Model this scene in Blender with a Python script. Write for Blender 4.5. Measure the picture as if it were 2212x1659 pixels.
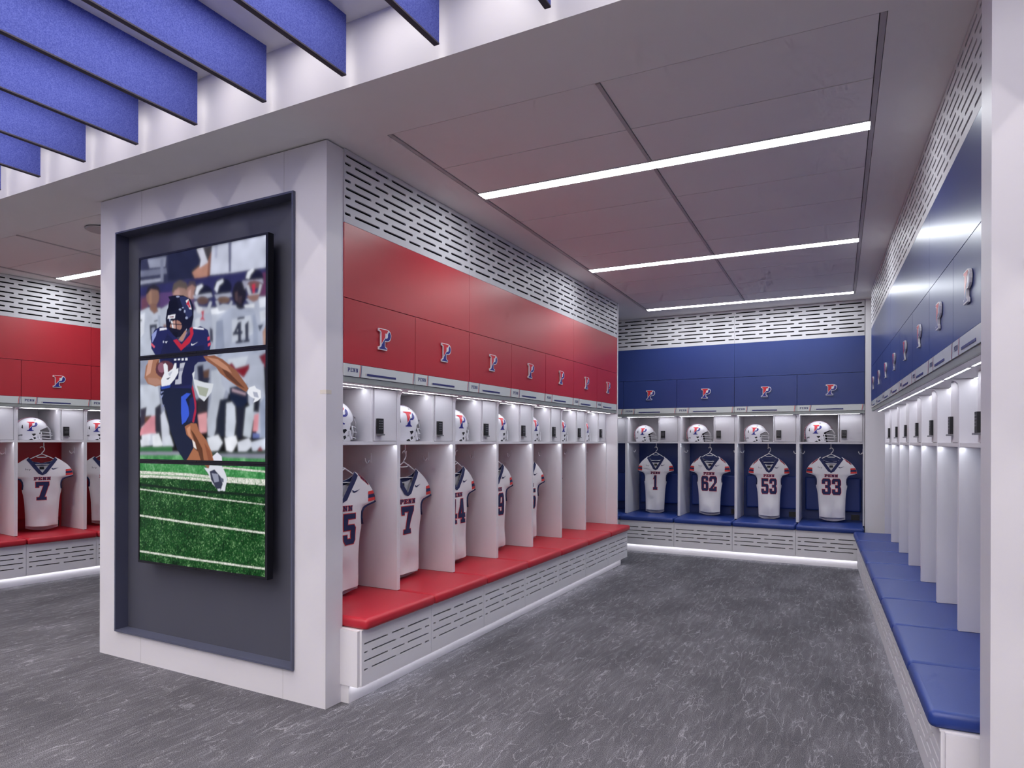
import bpy, bmesh, math, random
import numpy as np
from mathutils import Vector, Matrix
random.seed(7)
sc = bpy.context.scene
for o in list(bpy.data.objects): bpy.data.objects.remove(o, do_unlink=True)
C = sc.collection

# ------------------------------------------------------------------ camera
CAM_H = 1.28
cd = bpy.data.cameras.new('camera'); cam = bpy.data.objects.new('camera', cd); C.objects.link(cam)
cd.sensor_width = 36.0; cd.sensor_fit = 'HORIZONTAL'
cd.lens = 36.0 * 1430.0 / 2212.0
cd.shift_y = (952.5 - 829.5) / 2212.0
cd.clip_start = 0.05; cd.clip_end = 60
cam.matrix_world = Matrix.Translation((0, 0, CAM_H)) @ Matrix.Rotation(math.atan(753 / 1430.0), 4, 'Z') @ Matrix.Rotation(math.pi / 2, 4, 'X') @ Matrix.Rotation(0.0025, 4, 'Z')
sc.camera = cam

# ------------------------------------------------------------------ world, exposure, lamp strengths
w = bpy.data.worlds.new('world'); sc.world = w; w.use_nodes = True
w.node_tree.nodes['Background'].inputs[0].default_value = (0.9, 0.88, 0.95, 1)
w.node_tree.nodes['Background'].inputs[1].default_value = 0.05
sc.view_settings.view_transform = 'Standard'; sc.view_settings.look = 'None'
sc.view_settings.gamma = 1.0; sc.view_settings.use_curve_mapping = False
sc.view_settings.exposure = 0.0
BAY_LIGHT, AISLE_LIGHT, LED_CUBBY, LED_SHELF, LED_TOE, SCREEN = 126.0, 33.0, 25.0, 20.0, 15.0, 1.0
try:
    sc.cycles.use_denoising = True; sc.cycles.max_bounces = 5; sc.cycles.diffuse_bounces = 4; sc.cycles.glossy_bounces = 2
    sc.cycles.use_adaptive_sampling = True; sc.cycles.adaptive_threshold = 0.1; sc.cycles.adaptive_min_samples = 10; sc.cycles.time_limit = 1000
    sc.cycles.caustics_reflective = False; sc.cycles.caustics_refractive = False; sc.cycles.sample_clamp_indirect = 4.0
except Exception: pass

# ------------------------------------------------------------------ materials
def lin(h):
    h = h.lstrip('#'); v = [int(h[i:i + 2], 16) / 255 for i in (0, 2, 4)]
    return tuple((c / 12.92 if c <= 0.04045 else ((c + 0.055) / 1.055) ** 2.4) for c in v)
def pm(name, hexc, rough=0.5, var=0.04, scale=30.0, bump=0.0, stretch=(1, 1, 1), metallic=0.0, spec=0.5, rvar=0.0, hex2=None):
    m = bpy.data.materials.new(name); m.use_nodes = True; nt = m.node_tree; b = nt.nodes['Principled BSDF']
    c = lin(hexc)
    tc = nt.nodes.new('ShaderNodeTexCoord'); mp = nt.nodes.new('ShaderNodeMapping'); mp.inputs['Scale'].default_value = stretch
    nz = nt.nodes.new('ShaderNodeTexNoise'); nz.inputs['Scale'].default_value = scale; nz.inputs['Detail'].default_value = 3
    nt.links.new(tc.outputs['Object'], mp.inputs[0]); nt.links.new(mp.outputs[0], nz.inputs['Vector'])
    mx = nt.nodes.new('ShaderNodeMix'); mx.data_type = 'RGBA'
    lo = tuple(x * (1 - var) for x in c); hi = lin(hex2) if hex2 else tuple(min(1, x * (1 + var)) for x in c)
    if hex2:
        cr = nt.nodes.new('ShaderNodeValToRGB'); cr.color_ramp.elements[0].position = 0.35; cr.color_ramp.elements[1].position = 0.68
        nt.links.new(nz.outputs[0], cr.inputs[0]); nt.links.new(cr.outputs[0], mx.inputs[0])
    else: nt.links.new(nz.outputs[0], mx.inputs[0])
    mx.inputs[6].default_value = (*lo, 1); mx.inputs[7].default_value = (*hi, 1)
    nt.links.new(mx.outputs[2], b.inputs['Base Color'])
    b.inputs['Roughness'].default_value = rough; b.inputs['Metallic'].default_value = metallic; b.inputs['Specular IOR Level'].default_value = spec
    if bump:
        bp = nt.nodes.new('ShaderNodeBump'); bp.inputs['Strength'].default_value = bump; bp.inputs['Distance'].default_value = 0.002
        nt.links.new(nz.outputs[0], bp.inputs['Height']); nt.links.new(bp.outputs[0], b.inputs['Normal'])
    return m
def em(name, hexc, s):
    m = bpy.data.materials.new(name); m.use_nodes = True; nt = m.node_tree; b = nt.nodes['Principled BSDF']
    c = lin(hexc); b.inputs['Base Color'].default_value = (0, 0, 0, 1); b.inputs['Roughness'].default_value = 0.5
    b.inputs['Specular IOR Level'].default_value = 0.2
    b.inputs['Emission Color'].default_value = (*c, 1); b.inputs['Emission Strength'].default_value = s
    return m
M = {}
M['white'] = pm('white_laminate', 'e6e3e7', 0.38, 0.012, 60)
M['panel'] = pm('white_powder_coat', 'e6e4e8', 0.45, 0.01, 80)
M['vent'] = pm('white_powder_coat_dimmed', 'cbc9ce', 0.5, 0.01, 80)  # white powder coat greyed in colour so the top vents look less lit
M['wall'] = pm('white_wall_panel', 'dcd9de', 0.45, 0.01, 20)
M['ceil'] = pm('ceiling_paint', 'ece9e6', 0.75, 0.015, 10)
M['ctile'] = pm('ceiling_panel_white', 'ebe7e4', 0.6, 0.01, 30)
M['ctrim'] = pm('ceiling_trim', 'b5b0b0', 0.5, 0.02, 30)
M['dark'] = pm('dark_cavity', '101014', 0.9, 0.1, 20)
M['gap'] = pm('dark_gap', '2c282a', 0.9, 0.1, 20)
M['red'] = pm('red_laminate', 'b82734', 0.34, 0.03, 18, stretch=(1, 1, 0.08))
M['navy'] = pm('navy_laminate', '2b3d7c', 0.30, 0.03, 18, stretch=(1, 1, 0.08))
M['redv'] = pm('red_vinyl', 'bc2434', 0.42, 0.03, 160, 0.12)
M['navyv'] = pm('navy_vinyl', '243d88', 0.38, 0.03, 160, 0.12)
M['slate'] = pm('charcoal_panel', '4e4f5a', 0.45, 0.03, 12, stretch=(1, 1, 0.2))
M['slatef'] = pm('charcoal_frame', '55586c', 0.32, 0.03, 30)
M['felt'] = pm('blue_felt', '404a98', 0.95, 0.0, 240, 0.3, hex2='5e68b6', stretch=(1, 1, 1))
M['felte'] = pm('felt_edge', '4c4752', 0.95, 0.15, 150)
M['black'] = pm('black_plastic', '17171b', 0.4, 0.08, 80)
M['bezel'] = pm('display_bezel', '15151d', 0.35, 0.05, 60)
M['grey'] = pm('grey_metal', '8d8d92', 0.35, 0.04, 60, metallic=0.6)
M['rail'] = pm('rail_aluminium', 'a3a8a4', 0.4, 0.03, 60, metallic=0.3)
M['acryl'] = pm('nameplate_acrylic', 'd8dcda', 0.22, 0.01, 30)
M['ink'] = pm('navy_ink', '282c6e', 0.4, 0.03, 60)
M['orange'] = pm('red_ink', 'd0392e', 0.4, 0.03, 60)
M['emw'] = pm('emblem_white', 'e6e4e6', 0.3, 0.01, 60)
M['emr'] = pm('emblem_red', 'd42836', 0.3, 0.02, 60)
M['emn'] = pm('emblem_navy', '2a2c86', 0.3, 0.02, 60)
M['cloth'] = pm('jersey_white_cloth', 'e4e0e2', 0.8, 0.02, 300, 0.15)
M['clothn'] = pm('jersey_navy_cloth', '1f2552', 0.8, 0.08, 300, 0.15)
M['clothr'] = pm('jersey_red_cloth', 'd23b3a', 0.8, 0.05, 300)
M['helm'] = pm('helmet_white_shell', 'eceaee', 0.16, 0.01, 30)
M['hred'] = pm('helmet_red_stripe', 'c0283a', 0.3, 0.1, 90, hex2='e8c8cc')
M['hpad'] = pm('helmet_dark_pad', '22232a', 0.7, 0.1, 80)
M['mask'] = pm('face_mask_white', 'dedce0', 0.3, 0.02, 60)
M['plast'] = pm('white_plastic', 'e2e0e4', 0.35, 0.01, 60)
M['led'] = em('led_cool_white', 'f3f6ff', LED_CUBBY)
M['leds'] = em('led_under_shelf', 'f0f6ff', LED_SHELF)
M['ledt'] = em('led_toe_kick', 'f6f6ff', LED_TOE)
M['aisle'] = em('aisle_light_diffuser', 'f6fbff', AISLE_LIGHT)
M['bay'] = em('bay_light_diffuser', 'fcf6f1', BAY_LIGHT)

def carpet():
    m = bpy.data.materials.new('carpet'); m.use_nodes = True; nt = m.node_tree; b = nt.nodes['Principled BSDF']
    N, Lk = nt.nodes.new, nt.links.new
    tc = N('ShaderNodeTexCoord')
    def noise(scale, detail, stretch, dist=0.0, rot=0.0):
        mp = N('ShaderNodeMapping'); mp.inputs['Scale'].default_value = stretch; mp.inputs['Rotation'].default_value = (0, 0, rot)
        n = N('ShaderNodeTexNoise'); n.inputs['Scale'].default_value = scale; n.inputs['Detail'].default_value = detail; n.inputs['Distortion'].default_value = dist
        Lk(tc.outputs['Object'], mp.inputs[0]); Lk(mp.outputs[0], n.inputs['Vector']); return n.outputs[0]
    def math_(op, a, bb):
        x = N('ShaderNodeMath'); x.operation = op
        for i, v in enumerate((a, bb)):
            if isinstance(v, (int, float)): x.inputs[i].default_value = v
            else: Lk(v, x.inputs[i])
        return x.outputs[0]
    def mrange(v, a, bb, c=0.0, d=1.0):
        x = N('ShaderNodeMapRange'); Lk(v, x.inputs[0]); x.inputs[1].default_value = a; x.inputs[2].default_value = bb; x.inputs[3].default_value = c; x.inputs[4].default_value = d; return x.outputs[0]
    def contour(n, width, off=0.5):
        return mrange(math_('ABSOLUTE', math_('SUBTRACT', n, off), 0), 0.0, width, 1.0, 0.0)
    l1 = contour(noise(16.0, 2.0, (1.0, 0.20, 1), 0.25), 0.015)
    l2 = contour(noise(19.0, 2.0, (1.0, 0.22, 1), 0.3, 0.08), 0.015, 0.47)
    l3 = contour(noise(8.0, 3.5, (1.0, 0.55, 1), 0.9, 0.3), 0.010, 0.52)
    b1 = mrange(noise(9.0, 2.0, (1, 0.6, 1)), 0.40, 0.60); b2 = mrange(noise(11.0, 2.0, (1, 0.5, 1), 0.0, 0.7), 0.40, 0.62); b3 = mrange(noise(8.0, 2.0, (1, 0.7, 1), 0.0, 1.3), 0.48, 0.60)
    lines = math_('MAXIMUM', math_('MULTIPLY', l1, b1), math_('MULTIPLY', l2, b2)); lines = math_('MAXIMUM', lines, math_('MULTIPLY', math_('MULTIPLY', l3, b3), 0.8))
    yarn = noise(300.0, 2.0, (1, 1, 1)); mott = noise(3.0, 4.0, (1, 0.5, 1)); streak = noise(40.0, 2.0, (1.0, 0.12, 1), 0.3)
    ly = math_('MULTIPLY', lines, mrange(yarn, 0.3, 0.62, 0.25, 1.0))
    v = math_('ADD', math_('MULTIPLY', ly, 0.46), mrange(yarn, 0.32, 0.68, -0.05, 0.50)); v = math_('ADD', v, mrange(mott, 0.35, 0.65, -0.07, 0.07)); v = math_('ADD', v, mrange(streak, 0.45, 0.75, 0.0, 0.12))
    cr = N('ShaderNodeValToRGB'); e = cr.color_ramp.elements; e[0].position = 0.0; e[0].color = (*lin('403f44'), 1); e[1].position = 1.0; e[1].color = (*lin('bebcc2'), 1)
    x = cr.color_ramp.elements.new(0.35); x.color = (*lin('69676d'), 1)
    Lk(v, cr.inputs[0]); Lk(cr.outputs[0], b.inputs['Base Color']); b.inputs['Roughness'].default_value = 0.95; b.inputs['Specular IOR Level'].default_value = 0.1
    bp = N('ShaderNodeBump'); bp.inputs['Strength'].default_value = 0.35; bp.inputs['Distance'].default_value = 0.003; Lk(yarn, bp.inputs['Height']); Lk(bp.outputs[0], b.inputs['Normal'])
    return m
M['carpet'] = carpet()

# ------------------------------------------------------------------ helpers
def link(o, parent=None):
    C.objects.link(o)
    if parent is not None: o.parent = parent
    return o
def tag(o, label=None, cat=None, group=None, kind=None):
    if label: o['label'] = label
    if cat: o['category'] = cat
    if group: o['group'] = group
    if kind: o['kind'] = kind
    return o
def empty(name, loc=(0, 0, 0), rz=0.0):
    o = bpy.data.objects.new(name, None); o.empty_display_size = 0.05; o.location = loc; o.rotation_euler = (0, 0, rz); return link(o)
class MB:
    def __init__(s): s.v = []; s.f = []; s.m = []
    def face(s, pts, mi=0):
        b = len(s.v); s.v += [tuple(p) for p in pts]; s.f.append(tuple(range(b, b + len(pts)))); s.m.append(mi)
    def box(s, x0, x1, y0, y1, z0, z1, mi=0):
        b = len(s.v); s.v += [(x0, y0, z0), (x1, y0, z0), (x1, y1, z0), (x0, y1, z0), (x0, y0, z1), (x1, y0, z1), (x1, y1, z1), (x0, y1, z1)]
        for q in ((0, 3, 2, 1), (4, 5, 6, 7), (0, 1, 5, 4), (1, 2, 6, 5), (2, 3, 7, 6), (3, 0, 4, 7)): s.f.append(tuple(b + i for i in q)); s.m.append(mi)
        return s
    def tube(s, path, r, n=6, mi=0, closed=False):
        P = [Vector(p) for p in path]; b = len(s.v); k = len(P); up = Vector((0.13, 0.31, 0.94))
        for i, p in enumerate(P):
            t = (P[(i + 1) % k] - P[i - 1]) if closed else (P[min(i + 1, k - 1)] - P[max(i - 1, 0)])
            t.normalize(); a = t.cross(up)
            if a.length < 1e-3: a = t.cross(Vector((1, 0, 0)))
            a.normalize(); c = t.cross(a); up = c.cross(t) if False else up
            for j in range(n):
                q = 2 * math.pi * j / n; s.v.append(tuple(p + a * (r * math.cos(q)) + c * (r * math.sin(q))))
        for i in range(k if closed else k - 1):
            for j in range(n):
                i2 = (i + 1) % k; s.f.append((b + i * n + j, b + i * n + (j + 1) % n, b + i2 * n + (j + 1) % n, b + i2 * n + j)); s.m.append(mi)
        if not closed:
            s.f.append(tuple(b + j for j in range(n))[::-1]); s.m.append(mi); s.f.append(tuple(b + (k - 1) * n + j for j in range(n))); s.m.append(mi)
        return s
    def prism(s, pts, y0, y1, mi=0, fn=None):           # polygon in (x,z), extruded along y
        b = len(s.v); n = len(pts)
        s.v += [(x, y0, z) for x, z in pts] + [(x, y1, z) for x, z in pts]
        s.f.append(tuple(b + i for i in range(n))); s.m.append(mi if fn is None else fn); s.f.append(tuple(b + n + i for i in range(n))[::-1]); s.m.append(mi)
        for i in range(n): j = (i + 1) % n; s.f.append((b + i, b + n + i, b + n + j, b + j)); s.m.append(mi)
        return s
    def build(s, name, mats, parent=None, smooth=False, recalc=True):
        me = bpy.data.meshes.new(name); me.from_pydata(s.v, [], s.f)
        for m in (mats if isinstance(mats, (list, tuple)) else [mats]): me.materials.append(m)
        me.polygons.foreach_set('material_index', s.m)
        if recalc:
            bm = bmesh.new(); bm.from_mesh(me); bmesh.ops.recalc_face_normals(bm, faces=bm.faces); bm.to_mesh(me); bm.free()
        if smooth: me.polygons.foreach_set('use_smooth', [True] * len(me.polygons))
        me.update(); return link(bpy.data.objects.new(name, me), parent)
def box(name, x0, x1, y0, y1, z0, z1, mat, parent=None): return MB().box(x0, x1, y0, y1, z0, z1).build(name, mat, parent, recalc=False)
def rbox(name, x0, x1, y0, y1, z0, z1, mat, parent=None, r=0.015, seg=3, crown=0.0):
    bm = bmesh.new(); bmesh.ops.create_cube(bm, size=1.0)
    for v in bm.verts: v.co = Vector(((x0 + x1) / 2 + v.co.x * (x1 - x0), (y0 + y1) / 2 + v.co.y * (y1 - y0), (z0 + z1) / 2 + v.co.z * (z1 - z0)))
    bmesh.ops.bevel(bm, geom=list(bm.edges), offset=r, segments=seg, profile=0.5, affect='EDGES')
    me = bpy.data.meshes.new(name); bm.normal_update()
    for f in bm.faces: f.smooth = f.calc_area() < 0.6 * max((x1 - x0) * (y1 - y0), (x1 - x0) * (z1 - z0)) * 0.5
    bm.to_mesh(me); bm.free(); me.materials.append(mat); return link(bpy.data.objects.new(name, me), parent)
def lamp(name, x0, x1, y0, y1, z0, z1, mat, parent=None):      # housing with a glowing underside
    b = MB().box(x0, x1, y0, y1, z0, z1); b.m[0] = 1
    return b.build(name, [M['plast'], mat], parent, recalc=False)
def copy_tree(o, parent=None):
    c = o.copy(); C.objects.link(c); c.parent = parent
    for ch in o.children: copy_tree(ch, c)
    return c
ORD = ['first', 'second', 'third', 'fourth', 'fifth', 'sixth', 'seventh', 'eighth', 'ninth', 'tenth']

TV = [
('3a3c50','-22,2471 1035,2318 1037,1674 -19,1731'),
('30324a','-21,2365 403,2359 404,2121 -20,2148'),
('6c7086','1,2244 239,2234 247,2202 1,2209'),
('8a8ea2','76,2300 239,2298 231,2242 93,2251'),
('9a9eb2','1,2188 207,2181 215,2165 1,2167'),
('787c92','187,2286 215,2288 215,2159 191,2162'),
('20233a','255,2316 523,2318 539,2148 255,2160'),
('3c3838','538,2306 619,2305 612,2150 479,2150 449,2191 553,2240'),
('b0806e','553,2225 586,2231 579,2149 479,2150 457,2183'),
('7e5444','586,2236 612,2282 608,2155 579,2149'),
('c8c8d6','494,2305 542,2306 583,2222 517,2200 527,2243'),
('c0c4d6','615,2303 1019,2304 1020,2135 601,2154'),
('a8acc2','637,2303 662,2304 655,2237 637,2239'),
('62647c','740,2305 764,2304 761,2152 744,2152'),
('2c2c58','-20,2148 404,2149 1020,2145 1020,1951 -20,2035'),
('4a3a60','-20,2101 480,2088 480,1927 -20,1969'),
('6a4256','22,2083 77,2091 77,1987 23,1991'),
('584070','187,2101 307,2094 307,1992 188,2003'),
('5a3050','971,2118 1020,2122 1020,1997 971,2002'),
('b6bccc','1,2012 77,2028 188,2016 232,1973 241,1691 3,1703'),
('98a0b4','168,1979 232,1963 233,1691 193,1693'),
('d6dae6','10,1992 52,2004 44,1885 11,1861'),
('262a3c','94,1930 160,1930 160,1845 103,1844'),
('9096ac','111,1911 143,1913 144,1856 115,1856'),
('2c3044','10,1966 27,1965 27,1957 10,1958'),
('2c3044','135,1950 168,1953 168,1945 135,1943'),
('8a6a5c','179,2081 174,2057 158,2039 135,2030 110,2032 86,2045 70,2067 64,2092 70,2117 86,2135 109,2144 135,2141 158,2127 174,2106'),
('a07c68','85,2116 110,2119 114,2035 93,2050'),
('7c5c50','102,2050 151,2045 172,1999 135,1987 94,2016'),
('26242e','60,2108 77,2143 126,2156 175,2138 191,2100 159,2119 106,2130 77,2107'),
('aeb4c4','188,2008 272,2033 319,1996 288,1867 188,1887'),
('8a6c66','216,1923 256,1920 256,1879 216,1882'),
('9a7a70','427,2076 420,2053 403,2036 376,2027 347,2030 320,2044 302,2065 295,2090 302,2113 320,2131 347,2139 376,2135 402,2122 420,2101'),
('5a5048','287,2090 303,2140 357,2154 411,2133 427,2076 396,2104 342,2115 311,2093'),
('b08c84','311,2103 350,2104 358,2063 303,2069'),
('9c7870','495,2079 491,2060 479,2046 463,2039 444,2041 427,2051 416,2068 411,2088 416,2107 427,2121 444,2128 462,2126 479,2116 490,2099'),
('4a4048','411,2103 434,2140 479,2135 495,2094 457,2118'),
('c09a94','427,2086 449,2094 442,2040 423,2057'),
('a6acbe','461,1973 525,1992 634,1977 699,1909 721,1667 462,1680'),
('c2c8d4','480,1927 518,1936 518,1800 488,1802'),
('14162a','620,2056 614,2040 599,2028 575,2020 547,2020 518,2026 494,2038 478,2054 472,2072 478,2088 494,2101 518,2108 546,2108 575,2102 598,2090 614,2074'),
('d8dce8','480,2066 495,2104 532,2112 546,2101 517,2082 498,2054'),
('a6aabc','461,2058 609,2058 620,2037 591,2035 480,2039'),
('5c4640','591,2020 586,2011 573,2005 554,2002 532,2004 513,2010 500,2020 495,2030 500,2039 513,2045 532,2048 554,2045 573,2039 586,2030'),
('b4b8c6','472,2022 495,2025 517,1978 576,1978 598,2015 616,2008 591,1952 503,1955'),
('c8cad4','499,2000 540,1986 540,1956 495,1965'),
('b02034','529,1967 554,1970 547,1936 562,1915 540,1922 521,1919 540,1942'),
('343448','599,1878 635,1853 621,1793 599,1807'),
('b2b8c8','613,1969 699,1991 810,1971 838,1873 811,1662 636,1671'),
('e0e4ee','605,1970 656,1975 720,1950 663,1941 613,1945'),
('8e96aa','678,1910 706,1908 699,1788 678,1790'),
('14162a','768,2072 763,2056 749,2044 728,2037 702,2036 676,2042 654,2054 639,2069 634,2087 639,2103 654,2115 676,2122 702,2123 727,2117 749,2105 763,2089'),
('d2d6e4','634,2074 655,2111 698,2121 705,2106 670,2090 656,2053'),
('9ea2b4','634,2045 762,2042 769,2022 649,2020'),
('6c5448','755,2007 750,1999 736,1994 717,1992 695,1994 675,1999 661,2008 656,2016 661,2024 675,2030 694,2031 716,2029 736,2024 750,2016'),
('a8acba','641,2011 663,2013 677,1978 741,1977 762,2004 776,1993 748,1957 670,1955'),
('a4abbf','649,1903 755,1966 838,1949 958,1966 1011,1906 1021,1651 664,1669'),
('8a92a8','649,1903 699,1909 714,1763 678,1705 642,1743'),
('bcc2d0','769,1903 905,1915 932,1819 769,1783'),
('949cb2','922,1913 958,1920 959,1724 926,1726'),
('1c1a24','875,2028 870,2001 856,1980 835,1970 812,1972 792,1986 777,2010 772,2039 777,2066 791,2087 812,2097 835,2094 855,2080 870,2056'),
('4c3c40','789,2039 810,2047 814,1989 793,2001'),
('3a2e34','817,2017 844,2019 838,1977 817,1979'),
('24222c','796,1984 844,1979 858,1957 827,1950 803,1962'),
('aab0c2','871,1998 922,2007 1020,1997 1021,1859 959,1850 932,1936'),
('dde1ea','858,1971 932,1971 932,1950 865,1956'),
('d6dae6','965,1991 1020,1997 1020,1946 971,1946'),
('c8ccd8','971,1928 1020,1933 1021,1882 978,1871'),
('343a4c','959,1859 998,1861 972,1826'),
('9a7a6c','991,1824 1021,1859 1021,1748 998,1750'),
('12142a','997,2094 992,2078 979,2065 959,2058 935,2057 910,2063 890,2075 876,2091 871,2108 876,2125 890,2138 910,2145 934,2146 958,2139 979,2127 992,2112'),
('dfe3ee','871,2106 884,2137 924,2151 931,2139 905,2121 895,2099'),
('a0a0b4','844,2095 991,2088 997,2064 958,2082 885,2076 864,2050'),
('6c4a4a','981,2061 976,2053 962,2047 942,2045 920,2047 900,2054 886,2062 881,2072 886,2081 900,2087 920,2088 942,2086 962,2080 976,2071'),
('b6b8c4','871,2068 891,2071 912,2022 958,2022 971,2067 987,2061 965,2003 898,2005'),
('c03048','915,2068 938,2071 935,2024 922,2021'),
('8c6a62','878,2016 971,2016 958,1985 925,1979 892,1996'),
('2a2e42','810,1911 862,1912 862,1900 810,1899'),
('2c3044','814,1885 834,1888 797,1824 776,1826'),
('2c3044','776,1838 848,1840 848,1823 776,1821'),
('2c3044','814,1885 838,1888 838,1779 814,1778'),
('2c3044','797,1791 852,1792 852,1778 797,1777'),
('2c3044','865,1871 892,1888 892,1780 869,1779'),
('2c3044','855,1792 899,1794 899,1779 855,1778'),
('8c92a6','2,1761 229,1756 230,1435 4,1413'),
('c0c6d4','12,1597 169,1591 194,1462 146,1256 72,1250 21,1413'),
('d8dce6','21,1381 104,1399 105,1281 30,1260'),
('343040','12,1460 71,1470 55,1373 13,1347'),
('60402e','54,1418 113,1422 104,1380 55,1376'),
('d08a96','113,1417 154,1421 170,1320 113,1320 4,1308 21,1347'),
('2c2c3a','145,1463 194,1487 211,1333 170,1302 146,1333'),
('c6cad8','194,1423 226,1446 266,1358 275,1243 211,1243'),
('8e94a8','462,1705 770,1712 770,1593 701,1403 593,1404 463,1531'),
('24263c','500,1678 548,1685 556,1577 511,1566'),
('5c4238','548,1651 599,1661 592,1612 556,1601'),
('282c40','548,1614 600,1612 585,1576 548,1577'),
('b4bac8','610,1648 700,1656 735,1570 693,1475 665,1391 630,1294 586,1307 579,1392 611,1502'),
('2a2830','501,1505 593,1522 579,1392 501,1393'),
('d89aa0','505,1418 578,1429 579,1326 520,1319'),
('a8aec0','664,1718 972,1714 992,1630 873,1565 753,1521 693,1572'),
('c2c8d4','735,1702 889,1710 866,1659 804,1648 752,1665'),
('7c1a2a','735,1671 770,1683 798,1653 873,1664 896,1669 900,1646 856,1601 811,1626 763,1653'),
('6c2030','966,1705 1018,1721 1018,1640 992,1664'),
('aeb4c6','899,1658 999,1664 1012,1513 993,1421 1006,1294 961,1294 907,1446 873,1518'),
('1e2434','679,1495 750,1502 736,1402 715,1302 644,1302 651,1391'),
('c8cedc','729,1474 791,1482 799,1377 785,1294 722,1301'),
('1c2030','798,1468 873,1482 867,1388 847,1294 799,1294 805,1389'),
('16203a','753,1555 812,1562 890,1522 893,1480 839,1453 788,1459 753,1498'),
('b29aa8','770,1550 873,1522 873,1511 770,1535'),
('bcc4d0','873,1447 933,1469 927,1388 907,1294 854,1306'),
('22242f','933,1497 979,1514 967,1422 927,1427'),
('d68e98','934,1411 967,1417 960,1329 924,1329'),
('8e98b0','973,1468 1019,1513 1019,1294 980,1294'),
('5e6aa0','924,1318 974,1317 974,1294 924,1294'),
('d4d8e2','13,1281 80,1302 97,1255 21,1244'),
('e2e6ee','121,1307 178,1320 211,1261 195,1230 130,1224'),
('cdd2de','219,1294 275,1312 306,1251 251,1241'),
('d8dce6','579,1294 666,1311 701,1270 666,1229 601,1224'),
('e4e6ee','715,1294 799,1306 813,1271 771,1220 730,1230'),
('d2d6e2','813,1271 894,1294 928,1259 874,1224 820,1221'),
('c8cede','908,1271 1019,1294 1020,1237 924,1224'),
('302c34','941,1224 980,1250 1000,1227 994,1218'),
('7e2434','961,1241 980,1253 997,1232 961,1227'),
('2e6a3a','5,1244 291,1251 299,1216 5,1218'),
('3c4a44','579,1218 1023,1232 1023,1214 579,1204'),
('8a8c9c','5,1215 349,1219 361,1201 5,1197'),
('86889a','666,1210 1023,1214 1023,1191 666,1195'),
('G2','5,1197 369,1201 666,1195 1023,1191 1023,1161 5,1155'),
('14162c','256,2073 307,2076 385,2068 442,2042 469,2002 469,1940 454,1897 420,1872 366,1851 320,1844 268,1863 240,1908 236,1952 248,2002 280,2040'),
('2a3058','350,2064 404,2059 450,2017 458,1954 420,1932 389,1985'),
('0c0e1e','264,2047 327,2061 350,2001 272,1982 248,1972'),
('9aa2c2','370,1991 366,1988 358,1987 350,1990 346,1994 350,1997 358,1998 366,1995'),
('9aa2c2','389,2000 387,1997 381,1997 376,1998 373,2001 376,2004 381,2004 387,2003'),
('9aa2c2','404,1978 402,1973 397,1971 391,1974 389,1980 391,1985 397,1987 402,1984'),
('9aa2c2','278,1944 276,1935 272,1931 268,1936 266,1945 268,1954 272,1957 276,1953'),
('9aa2c2','423,1942 420,1937 412,1935 404,1938 401,1944 404,1949 412,1950 420,1947'),
('9aa2c2','416,1880 412,1873 401,1871 390,1875 385,1882 390,1889 401,1891 412,1887'),
('9aa2c2','354,2063 349,2060 338,2060 327,2063 323,2067 327,2070 338,2070 349,2068'),
('e0dfe8','404,2036 427,2044 454,1984 435,1988'),
('c02c42','408,2016 427,2039 446,1995 431,1996 423,2012'),
('e0e0ea','256,1969 319,1971 315,1948 252,1951'),
('6a2438','268,1962 304,1962 304,1954 268,1957'),
('a0746a','374,1901 369,1887 355,1876 335,1872 312,1873 292,1881 277,1894 272,1909 277,1923 291,1933 312,1938 335,1936 355,1928 369,1915'),
('c49c94','292,1930 315,1933 323,1879 296,1897'),
('dadce6','280,1938 292,1937 304,1896 292,1897'),
('18182c','272,1903 358,1882 412,1908 427,1896 366,1846 312,1839 272,1863'),
('0e1022','296,1876 343,1868 328,1833 300,1840'),
('18182c','319,1940 327,1940 331,1884 323,1884'),
('18182c','272,1924 374,1911 374,1906 272,1919'),
('222658','139,1898 188,1913 248,1905 296,1861 374,1810 450,1875 525,1889 584,1864 610,1789 599,1756 581,1728 570,1699 481,1699 474,1654 455,1581 474,1525 190,1534 197,1667 185,1732 148,1753 111,1796 107,1859'),
('1c2048','249,1870 347,1799 405,1783 555,1786 555,1729 474,1679 451,1581 210,1564 217,1692 189,1758'),
('8e76a0','343,1822 374,1815 397,1859 420,1867 386,1822'),
('a88274','343,1827 382,1819 412,1870 405,1878'),
('b8283e','300,1828 331,1833 370,1800 443,1850 439,1885 462,1889 469,1853 439,1806 367,1768'),
('dfe0ee','184,1905 240,1903 248,1893 184,1890'),
('dfe0ee','462,1889 547,1877 555,1867 480,1877'),
('8e98d0','115,1874 160,1897 152,1866 119,1827'),
('d05a70','111,1828 144,1805 136,1795 107,1817'),
('d04860','581,1826 599,1829 599,1810 581,1806'),
('d04860','584,1791 606,1797 606,1782 584,1776'),
('e6e8f4','451,1802 462,1794 507,1806 466,1791 451,1790'),
('c8cce0','213,1831 221,1831 221,1820 213,1821'),
('c8cce0','229,1827 253,1826 241,1816'),
('d8dae6','308,1727 328,1727 328,1719 308,1719'),
('d8dae6','340,1727 359,1728 359,1718 340,1718'),
('d8dae6','371,1728 390,1728 390,1716 371,1716'),
('d8dae6','401,1728 420,1728 421,1714 401,1714'),
('a0705a','111,1750 185,1751 169,1669 209,1628 218,1590 149,1582 79,1600 49,1635 62,1700'),
('c89a88','86,1738 128,1743 103,1659 62,1642'),
('7a4c3c','152,1708 177,1733 169,1669 153,1654'),
('ac8070','79,1634 169,1627 210,1600 153,1587 87,1605'),
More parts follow.
